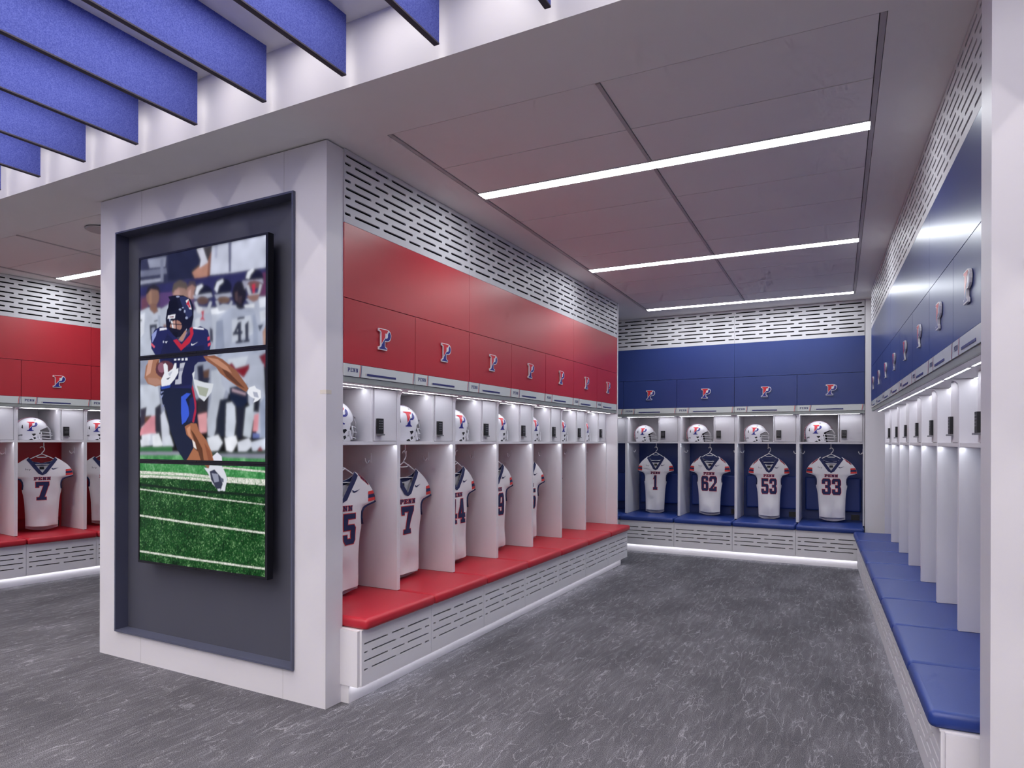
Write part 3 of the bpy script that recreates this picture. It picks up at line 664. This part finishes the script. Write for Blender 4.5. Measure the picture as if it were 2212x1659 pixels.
back_l = lay(BACK, -1, 5, lambda i: ['blue seated end wall locker partly hidden by the red bank', 'blue seated end wall locker with jersey number one', 'blue seated end wall locker with jersey number sixty-two', 'blue seated end wall locker with jersey number fifty-three', 'blue seated end wall locker with jersey number thirty-three'][i], 'lockers with blue seats along the end wall')
right_l = lay(RIGHT, 0.158 - 8 * .588, 7, lambda i: 'empty white locker with blue seat along the aisle, %s from the corner' % ORD[i], 'blue lockers along the aisle')
o = make_locker(RIGHT, 0.588 - .055); o.location = RIGHT.at(.158 - .588, 0); o.rotation_euler = (0, 0, RIGHT.a)
tag(o, 'empty white locker with blue seat beside the white wall edge', 'locker', 'blue lockers along the aisle')
left_l = lay(LEFT, -.249 - .565, 3, lambda i: ['red seated locker beyond the screen pillar, cut by the picture edge', 'red seated locker beyond the screen pillar holding jersey number seven', 'red seated locker half hidden behind the screen pillar'][i], 'red lockers across the far aisle')
# bench end panels and bank ends
def end_panel(bank, x0, x1, label):
    b = MB(); b.box(x0, x1, -.1035, .56, .0885, .3585); o = b.build('bench_end_panel', M['white'], recalc=False); o.location = (*bank.o, 0); o.rotation_euler = (0, 0, bank.a); tag(o, label, 'bench panel'); box('toe_return', x0 + .006, x1 + .02, -.0445, .05, .0005, .088, M['white'], o)
end_panel(RED, -.016, .0012, 'white end panel of the red seated bench beside the screen pillar')
end_panel(RIGHT, .1025, .120, 'white end panel of the blue seated bench beside the wall edge')
e = box('bank_end_panel', 4.1168, 4.138, -.004, .62, 0, ZC - .001, M['white']); e.location = (*RED.o, 0); e.rotation_euler = (0, 0, RED.a); tag(e, 'tall white end panel closing the far end of the red lockers', 'end panel')
top_panels(RED, [(0, 2 * .588), (2 * .588, 5 * .588), (5 * .588, 7 * .588)], ['over the red lockers beside the screen pillar', 'over the middle three red lockers', 'over the last two red lockers'], 'red')
top_panels(BACK, [(-.631, 2 * .631), (2 * .631, 4 * .631)], ['over the end wall jerseys one and sixty-two', 'over the end wall jerseys beside the corner'], 'navy')
q = .158; top_panels(RIGHT, [(q - 8 * .588, q - 5 * .588), (q - 5 * .588, q - 2 * .588), (q - 2 * .588, q)], ['over the aisle lockers beside the corner', 'over the middle of the empty blue lockers', 'over the empty blue lockers beside the wall edge'], 'navy')
top_panels(LEFT, [(-.249 - .565, -.249 + .565), (-.249 + .565, -.249 + 2 * .565)], ['over the far aisle locker holding jersey 7', 'over the locker half behind the screen pillar'], 'red')

# ------------------------------------------------------------------ decals laid on curved surfaces
def decal(name, polys, fn, mats, parent, cell=0.014, midx=None):
    bm = bmesh.new()
    for i, p in enumerate(polys):
        vs = [bm.verts.new((x, 0, z)) for x, z in p]
        try: f = bm.faces.new(vs); f.material_index = midx[i] if midx else 0
        except ValueError: pass
    bm.normal_update(); bmesh.ops.triangulate(bm, faces=list(bm.faces))
    for _ in range(4):
        es = [e for e in bm.edges if e.calc_length() > cell]
        if not es: break
        bmesh.ops.subdivide_edges(bm, edges=es, cuts=1); bmesh.ops.triangulate(bm, faces=[f for f in bm.faces if len(f.verts) > 3])
    for v in bm.verts: v.co = Vector(fn(v.co.x, v.co.z))
    me = bpy.data.meshes.new(name); bm.to_mesh(me); bm.free()
    for m in (mats if isinstance(mats, (list, tuple)) else [mats]): me.materials.append(m)
    return link(bpy.data.objects.new(name, me), parent)

# ------------------------------------------------------------------ helmet (faces +x, side to the aisle is -y)
HZ, HA, HB = 0.112, 0.131, 0.100
def hs(z): return math.sqrt(max(0.0, 1 - ((z - HZ) / 0.114) ** 2)) if z > HZ else 1 - 0.13 * ((HZ - z) / HZ) ** 2
def hside(x, z, off=0.0015, sg=-1):
    s = hs(z); u = min(0.999, abs(x) / (HA * s)); return (x, sg * (HB * s * (1 - u ** 2.3) ** (1 / 2.3) + off), z)
def make_helmet():
    t = empty('football_helmet')
    def shell(k, name, mat):
        b = MB(); NA = 144; zs = [HZ + .114 * math.cos(i * math.pi / 2 / 36) for i in range(1, 37)] + [HZ * (1 - i / 30) for i in range(1, 31)]
        rings = []
        for z in zs:
            s = hs(z) * k; r = []
            for j in range(NA):
                a = 2 * math.pi * j / NA; ca, sa = math.cos(a), math.sin(a); e = 2 / 2.3
                r.append((HA * s * math.copysign(abs(ca) ** e, ca), HB * s * math.copysign(abs(sa) ** e, sa), HZ + (z - HZ) * (k if z > HZ else 1)))
            rings.append(r)
        def limit(z): return .122 if z > .128 else (.060 + .062 * max(0, (z - .098) / .03) if z > .098 else (.060 + .022 * (.098 - z) / .098))
        def cut(p): return p[2] <= .140 and p[0] > limit(p[2])
        top = len(b.v); b.v.append((0, 0, HZ + .114 * k)); base = len(b.v)
        for r in rings: b.v += r
        for j in range(NA): b.f.append((top, base + j, base + (j + 1) % NA)); b.m.append(0)
        for i in range(len(rings) - 1):
            for j in range(NA):
                q = [base + i * NA + j, base + i * NA + (j + 1) % NA, base + (i + 1) * NA + (j + 1) % NA, base + (i + 1) * NA + j]
                c = [sum(b.v[w_][a_] for w_ in q) / 4 for a_ in range(3)]
                if cut(c): continue
                b.f.append(tuple(q)); b.m.append(0)
        for i, (x, y, z) in enumerate(b.v):                 # draw the edge of the face opening onto its curve
            if z <= .136 and x > limit(z):
                s = hs(z) * k; u = min(.999, limit(z) / (HA * s)); b.v[i] = (limit(z), math.copysign(HB * s * (1 - u ** 2.3) ** (1 / 2.3), y), z)
        return b.build(name, mat, t, smooth=True)
    shell(1.0, 'shell', M['helm']); shell(.94, 'padding', M['hpad'])
    m = MB()
    def arc(z, x1, zf): return [(.066 + (x1 - .066) * math.sin(math.pi * i / 10) ** .8, -.094 + .188 * i / 10, z + (zf - z) * math.sin(math.pi * i / 10)) for i in range(11)]
    for z, x1, zf in ((.082, .166, .070), (.050, .172, .048), (.022, .166, .012)): m.tube(arc(z, x1, zf), .0032, 6)
    for y in (-.032, .032): m.tube([(.150, y, .068), (.157, y, .045), (.152, y, .016)], .0032, 6); m.tube([(.128, y * 1.2, .134), (.152, y * 1.1, .100), (.152, y, .068)], .0032, 6)
    for y in (-.095, .095): m.tube([(.066, y, .082), (.075, y, .050), (.068, y, .022)], .0036, 6)
    m.build('face_mask', M['mask'], t, smooth=True)
    br = MB(); n = 10
    for i in range(n):
        a0, a1 = -.55 + 1.1 * i / n, -.55 + 1.1 * (i + 1) / n; pts = []
        for a, dz, dr in ((a0, .138, .002), (a1, .138, .002), (a1, .128, .014), (a0, .128, .014)): pts.append(((HA * hs(.13) + dr) * math.cos(a), (HB * hs(.13) + dr) * math.sin(a) * 1.15, dz))
        br.face(pts); br.face([(p[0] - .014, p[1], p[2] - .004) for p in pts])
    br.build('brow_bumper', M['mask'], t)
    sp = MB(); N_ = 22
    for i in range(N_):                                    # raised centre stripe from nape over the crown to the brow
        def pt(q, y, off):
            a = math.radians(-28 + 195 * q); x = -math.cos(a); z = math.sin(a)
            if z >= 0: return (x * (HA + off), y, HZ + z * (.114 + off))
            zz = HZ + z * .17; return (-(HA * hs(max(0, zz)) + off), y, max(.002, zz))
        q0, q1 = i / N_, (i + 1) / N_; o0 = .010 * max(0, 1 - q0 * 1.5) + .0015; o1 = .010 * max(0, 1 - q1 * 1.5) + .0015
        for ya, yb, mi in ((-.021, -.016, 1), (-.016, .016, 0), (.016, .021, 1)): sp.face([pt(q0, ya, o0), pt(q0, yb, o0), pt(q1, yb, o1), pt(q1, ya, o1)], mi)
        for ys in (-.021, .021): sp.face([pt(q0, ys, o0), pt(q1, ys, o1), pt(q1, ys, o1 * .35), pt(q0, ys, o0 * .35)], 0); sp.face([pt(q0, ys, o0 * .35), pt(q1, ys, o1 * .35), pt(q1, ys, -.003), pt(q0, ys, -.003)], 1)
    sp.build('centre_stripe', [M['hred'], M['clothn']], t)
    for sg in (-1, 1):
        E_ = lambda x, z: hside(-.050 + x * .104, .086 + z * .100, .0018, sg)
        decal('side_emblem', [EM_RED, EM_NAVY], E_, [M['emr'], M['emn']], t, 0.12, [0, 1])
        V_ = lambda x, z: hside(x, z, .0012, sg)
        for vp in [[(-.088, .120), (-.076, .112), (-.078, .150), (-.084, .146)], [(-.010, .062), (.020, .066), (.028, .058), (.008, .040)], [(.004, .026), (.020, .032), (.030, .018), (.014, .008)], [(-.030, .006), (-.008, .016), (.010, .002), (-.018, .001)], [(.052, .064), (.062, .084), (.068, .082), (.062, .062)], [(.040, .032), (.045, .034), (.046, .026), (.041, .025)], [(.010, .202), (.028, .204), (.030, .199), (.016, .198)]]: decal('vent', [vp], V_, M['black'], t, 0.03)
        decal('side_patch', [[(-.112, .052), (-.080, .058), (-.080, .040), (-.108, .036)]], V_, M['grey'], t, 0.03)
    for y in (-1, 1): MB().tube([(.046, y * .099, .056), (.050, y * .101, .030), (.060, y * .099, .010)], .006, 6).build('jaw_clip', M['plast'], t)
    return t
helm0 = make_helmet(); first_h = [True]
def put_helmet(bank, x, dep, yaw, label, k=.93):
    o = helm0 if first_h[0] else copy_tree(helm0); first_h[0] = False
    o.location = bank.at(x, dep, 1.2765); o.rotation_euler = (0, 0, bank.a + yaw); o.scale = (k, k, k); tag(o, label, 'helmet', 'white helmets on the locker shelves')
for i in range(7): put_helmet(RED, i * .588 + .186 + random.uniform(-.006, .006), .258, math.radians(random.uniform(-6, 4)), 'white football helmet in the %s red locker from the screen pillar' % ORD[i], .98)
for i, n in enumerate(('one', 'sixty-two', 'fifty-three', 'thirty-three')): put_helmet(BACK, i * .631 + .186 + (-.01, -.006, 0, .01)[i], .28, math.radians((8, 4, 4, -4)[i]), 'white football helmet on the shelf above jersey number %s' % n, (.88, .92, .88, 1.0)[i])
put_helmet(LEFT, -.249 + .175, .27, math.radians(-14), 'white football helmet above the far aisle jersey number seven'); put_helmet(LEFT, -.249 + .565 + .17, .27, math.radians(-14), 'white football helmet half hidden by the screen pillar')

# ------------------------------------------------------------------ jersey: u across, d down from the collar
EDGE = [(0, .108), (.03, .152), (.06, .190), (.09, .217), (.12, .236), (.150, .246), (.176, .247), (.184, .222), (.192, .186), (.205, .164), (.225, .152), (.26, .148), (.30, .153), (.325, .150), (.36, .141), (.45, .133), (.56, .128), (.62, .127), (.67, .126)]
def interp(T, d):
    for (a, x), (b, y) in zip(T[:-1], T[1:]):
        if d <= b: return x + (y - x) * (d - a) / (b - a)
    return T[-1][1]
def make_jersey(number, ph, sx=1.0, shoulder=None, lean=0.0):
    t = empty('jersey'); rnd = random.Random(ph); p1, p2, p3 = [rnd.uniform(0, 6.28) for _ in range(3)]
    BUL = [(0, .006), (.06, .018), (.15, .026), (.2, .028), (.35, .030), (.67, .044)]
    def fy(u, d, side, off=0.0):
        E = interp(EDGE, d); k = min(1.0, abs(u) / E); base = interp(BUL, d) * (1 - k ** 2.4) ** .6
        lowd = max(0, d - .25) / .4
        wr = .006 * lowd * math.sin(u * 42 + p1 + d * 6) + .0045 * math.sin(u * 24 - d * 21 + p2) * min(1, d * 4) + .005 * lowd * math.sin(d * 34 + u * 11 + p3) + .010 * lowd * math.sin(u * 15 + p2)
        wr *= (1 - k ** 4)
        y = -base - wr - off if side < 0 else base * .75 + wr * .5 + off
        skew = lean * max(0, d - .1) * .35
        return ((u + skew) * sx, y, -d)
    a_f = lambda d: max(0.0, .100 * (1 - d / .145)) ; a_b = lambda d: .100 * math.sqrt(max(0, 1 - (d / .052) ** 2))
    ds = [0, .012, .026, .04, .052, .066, .08, .1, .12, .1445, .16, .176, .181, .187, .195, .205, .225, .25, .28, .305, .325, .35, .39, .43, .47, .51, .55, .59, .62, .645]
    b = MB(); nc = 12
    for side in (-1, 1):
        for hf in (-1, 1):
            rows = []
            for d in ds:
                dd = d if side < 0 else d * 1.035; E = interp(EDGE, min(dd, .67)); a = a_f(dd) if side < 0 else a_b(dd)
                sag = 0.0 if side < 0 else .02 * max(0, (d - .45) / .2)
                r = []
                for j in range(nc + 1):
                    u = a + (E - a) * j / nc; x, y, z = fy(hf * u, min(dd, .67), side); r.append((x, y, z - sag * (1 - (u / E) ** 2) + (.008 * (u / E) ** 2 * (d / .645) ** 3)))
                rows.append(r)
            base = len(b.v)
            for r in rows: b.v += r
            for i in range(len(rows) - 1):
                for j in range(nc): b.f.append((base + i * (nc + 1) + j, base + i * (nc + 1) + j + 1, base + (i + 1) * (nc + 1) + j + 1, base + (i + 1) * (nc + 1) + j)); b.m.append(0)
    b.build('body', M['cloth'], t, smooth=True)
    # collar: front V band and the band inside the back of the neck
    b = MB(); n = 10; cw = .036
    for hf in (-1, 1):
        for i in range(n):
            q = []
            for dd, o_ in ((.145 * i / n, 0), (.145 * (i + 1) / n, 0), (.145 * (i + 1) / n, 1), (.145 * i / n, 1)):
                u = a_f(dd); d2 = dd + o_ * cw * .62; u2 = max(0.0, a_f(dd) + o_ * cw * .55) if dd < .144 else 0.0
                q.append(fy(hf * u2, d2, -1, .0025))
            b.face(q)
    for i in range(12):
        q = []
        for s_, o_ in ((i, 0), (i + 1, 0), (i + 1, 1), (i, 1)):
            al = math.pi * s_ / 12; u = .104 * math.cos(al); dd = .052 * math.sin(al) + o_ * .026; x, y, z = fy(u, min(.2, dd), 1, 0); q.append((x, y - .003, z))
        b.face(q)
    b.build('collar', M['clothn'], t, recalc=False)
    lb = MB(); x, y, z = fy(0, .1, 1); lb.box(-.018, .018, y - .004, y - .002, -.112, -.088); lb.build('neck_label', M['black'], t, recalc=False)
    for hf in (-1, 1):
        path = [(.246, .177), (.225, .184), (.190, .193), (.165, .206), (.151, .230), (.147, .262), (.151, .298)]
        tb = MB(); tb.tube([Vector(fy(hf * u, d, -1)) + Vector((0, -.004, 0)) for u, d in path], .0065, 6); tb.build('sleeve_trim', M['clothn'], t, smooth=True)
        for q, (d0, d1) in enumerate(((.112, .130), (.130, .150), (.150, .169))):
            for side in (-1, 1):
                poly = [(hf * .186, -(d0 + .004)), (hf * (interp(EDGE, d0) - .0015), -d0), (hf * (interp(EDGE, d1) - .0015), -d1), (hf * .184, -(d1 + .004))]
                decal('sleeve_stripe', [poly], lambda x, z, s_=side: fy(x, -z, s_, .0016), M['clothr'] if q != 1 else M['clothn'], t, .02)
    F = lambda x, z: fy(x, -z, -1, .0018); F2 = lambda x, z: fy(x, -z, -1, .0030)
    pe = text_polys('PENN', -.064, -.212, .0275, .027, .006); decal('lettering_edge', [grow(p, .0022) for p in pe], F, M['clothr'], t, .02); decal('lettering', pe, F2, M['clothn'], t, .02)
    w_ = .084 if len(number) > 1 else (.066 if number == '1' else .102); g_ = .014; tot = len(number) * w_ + (len(number) - 1) * g_; nb = text_polys(number, -tot / 2, -.398, w_, .168, g_)
    decal('number_edge', [grow(p, .0042) for p in nb], F, M['clothr'], t, .024); decal('number', nb, F2, M['clothn'], t, .024)
    sw = [(.070, -.098), (.074, -.112), (.084, -.117), (.096, -.113), (.128, -.097), (.096, -.106), (.086, -.108), (.080, -.105)]; decal('swoosh_logo', [sw], F2, M['clothn'], t, .03)
    iv = [R(-.128, -.117, -.125, -.100), [(-.121, -.107), (-.118, -.107), (-.113, -.117), (-.116, -.117)], [(-.108, -.107), (-.105, -.107), (-.113, -.117), (-.116, -.117)], [(-.102, -.107), (-.099, -.107), (-.094, -.117), (-.097, -.117)], [(-.089, -.107), (-.086, -.107), (-.098, -.124), (-.101, -.124)]]; decal('ivy_patch', iv, F2, M['black'], t, .03)
    if shoulder:
        for hf in (-1, 1):
            sh = []
            for p in text_polys(shoulder, 0, 0, .030, .050, .006):
                sh.append([(hf * .160 + (x - .033) * .80 + (z - .025) * hf * -.35, -.046 + (z - .025) * .5 - (x - .033) * hf * .62) for x, z in p])
            okp = [p for p in sh]
            G = lambda x, z, o_: fy(math.copysign(min(abs(x), interp(EDGE, max(0, -z)) - .002), x), max(.004, -z), -1, o_)
            decal('shoulder_number_edge', [grow(p, .0025) for p in okp], lambda x, z: G(x, z, .0018), M['clothr'], t, .03); decal('shoulder_number', okp, lambda x, z: G(x, z, .003), M['clothn'], t, .03)
    return t
def make_hanger():
    b = MB(); r = .0042
    hook = [(.000, 0, .040), (.000, 0, .052), (.012, 0, .064), (.020, 0, .078), (.020, 0, .094), (.012, 0, .106), (0, 0, .110), (-.010, 0, .106), (-.014, 0, .096)]
    b.tube(hook, r, 6); b.tube([(-.180, 0, -.072), (-.15, 0, -.048), (-.10, 0, -.010), (-.05, 0, .018), (0, 0, .042), (.05, 0, .018), (.10, 0, -.010), (.15, 0, -.048), (.180, 0, -.072)], r, 6)
    b.tube([(-.180, 0, -.072), (-.16, 0, -.062), (0, 0, -.056), (.16, 0, -.062), (.180, 0, -.072)], r * .9, 6); b.tube([(-.05, 0, .022), (-.03, 0, .010), (.03, 0, .010), (.05, 0, .022)], r * .9, 6)
    return b.build('plastic_hanger', M['plast'], smooth=True)
hang0 = make_hanger(); first_g = [True]
def put_jersey(bank, x, dep, z, yaw, num, ph, label, where, sx=1.0, shoulder=None, lean=0.0):
    j = make_jersey(num, ph, sx, shoulder, lean); j.location = bank.at(x, dep, z); j.rotation_euler = (0, 0, bank.a + yaw); tag(j, label, 'jersey', 'white jerseys hanging in the lockers')
    h = hang0 if first_g[0] else hang0.copy()
    if not first_g[0]: C.objects.link(h)
    first_g[0] = False; h.location = bank.at(x, dep + .004, 1.105); h.rotation_euler = (0, 0, bank.a + yaw); h.scale = (min(1.0, sx), 1, 1); tag(h, 'white plastic hanger ' + where, 'hanger', 'white hangers in the lockers')
A = math.radians; WORD = {'1': 'one', '62': 'sixty-two', '53': 'fifty-three', '33': 'thirty-three'}
for i, (num, yaw, sx, sh, z) in enumerate((('55', -6, 1.10, '33', 1.105), ('7', -2, 1.10, None, 1.10), ('44', -3, 1.06, None, 1.10), ('99', -8, .98, None, 1.10), ('55', -16, .92, None, 1.10), ('1', 5, .9, None, 1.10))):
    put_jersey(RED, i * .588 + (.278, .278, .262, .255, .235, .22)[i], .285, z, A(yaw), num, 20 + i, 'white jersey hanging in the %s red locker from the screen pillar' % ORD[i], 'in the %s red locker from the screen pillar' % ORD[i], sx, sh)
for i, (num, yaw, sx, sh, ln) in enumerate((('1', 12, .86, None, -.05), ('62', -4, .95, '62', 0), ('53', 8, .86, '53', .02), ('33', 0, .99, '33', .05))):
    put_jersey(BACK, i * .631 + (.306, .309, .322, .317)[i], .30, (1.10, 1.108, 1.10, 1.115)[i], A(yaw), num, 40 + i, 'white jersey number %s hanging on the end wall' % WORD[num], 'holding the end wall jersey number ' + WORD[num], sx, sh, ln)
put_jersey(LEFT, -.249 + .268, .29, 1.115, A(-14), '7', 61, 'white jersey number seven hanging in the far aisle locker', 'holding the far aisle jersey number seven', 1.0)
put_jersey(LEFT, -.249 + .565 + .268, .29, 1.115, A(-12), '1', 62, 'white jersey half hidden behind the screen pillar', 'half hidden behind the screen pillar', 1.0)

# ------------------------------------------------------------------ video displays
DX, DY = -3.64, 2.345
# the football picture is drawn as flat shapes, softened and put on a fine grid of coloured points
GS = 0.003; CX0, CX1, CZ0, CZ1 = .010, 1.016, .598, 2.305; SS = 2
NW, NH = int((CX1 - CX0) / GS) + 1, int((CZ1 - CZ0) / GS) + 1
px = CX0 + (np.arange(NW * SS) + .5) * GS / SS; pz = CZ0 + (np.arange(NH * SS) + .5) * GS / SS
IMG = np.zeros((NH * SS, NW * SS, 3)); rng = np.random.RandomState(3)
def blur(a, s):
    r = int(3 * s); k = np.exp(-.5 * (np.arange(-r, r + 1) / s) ** 2); k /= k.sum()
    for ax in (0, 1):
        p = np.pad(a, [(r, r) if d == ax else (0, 0) for d in range(a.ndim)], mode='edge'); o_ = np.zeros_like(a)
        for i_, w_ in enumerate(k): o_ += w_ * (p[i_:i_ + a.shape[0]] if ax == 0 else p[:, i_:i_ + a.shape[1]])
        a = o_
    return a
def speck(s, seed): n_ = blur(np.random.RandomState(seed).rand(NH * SS, NW * SS), s); return (n_ - n_.mean()) / n_.std()
SP1, SP2, SP3 = speck(1.1, 1), speck(2.2, 2), speck(14, 3)
def inside(poly):
    xs = [q[0] for q in poly]; zs = [q[1] for q in poly]; c0, c1 = np.searchsorted(px, (min(xs), max(xs))); r0, r1 = np.searchsorted(pz, (min(zs), max(zs)))
    if c1 <= c0 or r1 <= r0: return None
    X, Z = np.meshgrid(px[c0:c1], pz[r0:r1]); m = np.zeros(X.shape, bool); n_ = len(poly)
    for i_ in range(n_):
        (xa, za), (xb, zb_) = poly[i_ - 1], poly[i_]
        if za == zb_: continue
        m ^= ((za > Z) != (zb_ > Z)) & (X < (xb - xa) * (Z - za) / (zb_ - za) + xa)
    return (slice(r0, r1), slice(c0, c1)), m
def ramp(v, cols):
    c = [np.array(lin(h)) for h in cols]; v = np.clip(v, 0, 1)[..., None]
    return np.where(v < .5, c[0] + (c[1] - c[0]) * v * 2, c[1] + (c[2] - c[1]) * (v - .5) * 2)
SP0 = speck(.75, 4)
G_ALL = {'G1': ramp(.33 + .11 * SP0 + .09 * SP1 + .05 * SP2 + .05 * SP3 + .16 * np.maximum(0, SP0 - 1.3), ('03140a', '12521f', 'b0dca0')), 'G2': ramp(.5 + .12 * SP2 + .1 * SP3, ('1c6030', '3c8a4a', '84bc8a')), 'GW': ramp(.62 + .22 * SP1, ('4a7a4c', 'c2c8ba', 'f2f0ea'))}
TVP = [(c, [tuple(float(k) / 1000 for k in q.split(',')) for q in s.split()]) for c, s in TV]
def paint(items):
    for c, poly in items:
        r_ = inside(poly)
        if r_ is None: continue
        sl, m = r_; IMG[sl][m] = (G_ALL[c][sl][m] if c in G_ALL else lin(c))
CUT = next(i_ for i_, (c, p) in enumerate(TVP) if c == '14162c')
paint(TVP[:CUT]); SOFT = blur(IMG, 5.0) * .55 + blur(IMG, 2.0) * .45; IMG = SOFT * (1 + .06 * SP3[..., None])
paint(TVP[CUT:]); IMG = blur(IMG, .9); IMG = IMG.reshape(NH, SS, NW, SS, 3).mean(axis=(1, 3))
scrm = bpy.data.materials.new('display_picture'); scrm.use_nodes = True; _b = scrm.node_tree.nodes['Principled BSDF']; _a = scrm.node_tree.nodes.new('ShaderNodeAttribute'); _a.attribute_name = 'picture'
scrm.node_tree.links.new(_a.outputs['Color'], _b.inputs['Emission Color']); _b.inputs['Emission Strength'].default_value = SCREEN; _b.inputs['Base Color'].default_value = (0, 0, 0, 1); _b.inputs['Roughness'].default_value = .3; _b.inputs['Specular IOR Level'].default_value = .25
scrm.cycles.emission_sampling = 'NONE'
def picture(parent, zb, s0, s1):
    r0, r1 = max(0, int(round((s0 - CZ0) / GS))), min(NH - 1, int(round((s1 - CZ0) / GS))); nr = r1 - r0 + 1
    xs = np.linspace(CX0, CX1, NW); zs = np.linspace(s0 - zb, s1 - zb, nr); X, Z = np.meshgrid(xs, zs)
    co = np.stack([X.ravel(), np.full(X.size, .0036), Z.ravel()], 1); idx = np.arange(nr * NW).reshape(nr, NW)
    f = np.stack([idx[:-1, :-1].ravel(), idx[:-1, 1:].ravel(), idx[1:, 1:].ravel(), idx[1:, :-1].ravel()], 1)
    me = bpy.data.meshes.new('screen_picture'); me.vertices.add(len(co)); me.vertices.foreach_set('co', co.ravel()); me.loops.add(f.size); me.loops.foreach_set('vertex_index', f.ravel().astype(np.int32)); me.polygons.add(len(f)); me.polygons.foreach_set('loop_start', np.arange(0, f.size, 4, dtype=np.int32)); me.update(calc_edges=True)
    at = me.color_attributes.new('picture', 'FLOAT_COLOR', 'POINT'); col = np.ones((len(co), 4), np.float32); col[:, :3] = IMG[r0:r1 + 1].reshape(-1, 3); at.data.foreach_set('color', col.ravel()); me.materials.append(scrm)
    return link(bpy.data.objects.new('screen_picture', me), parent)
for k, (zb, zt, s0, s1, label) in enumerate(((1.7455, 2.316, 1.757, 2.305, 'top video display showing a ball carrier in a dark helmet'), (1.1600, 1.7440, 1.173, 1.731, 'middle video display showing the runner arms and legs'), (.5850, 1.1585, .598, 1.148, 'bottom video display showing green turf with white lines'))):
    t = tag(empty('video_display', (DX, DY, zb)), label, 'display', 'stacked video displays on the pillar')
    H = zt - zb; b = MB(); b.box(0, 1.032, .004, .036, 0, H)
    x0, x1, za, zc_ = .010, 1.016, s0 - zb, s1 - zb
    b.box(0, x0, 0, .004, 0, H).box(x1, 1.032, 0, .004, 0, H).box(x0, x1, 0, .004, 0, za).box(x0, x1, 0, .004, zc_, H); b.box(.47, .50, -.002, 0.0, .002, za - .004, 1); b.build('housing', [M['bezel'], M['black']], t, recalc=False)
    box('wall_mount', .30, .73, .036, RYB - DY, .12, H - .12, M['black'], t)
    picture(t, zb, s0, s1)
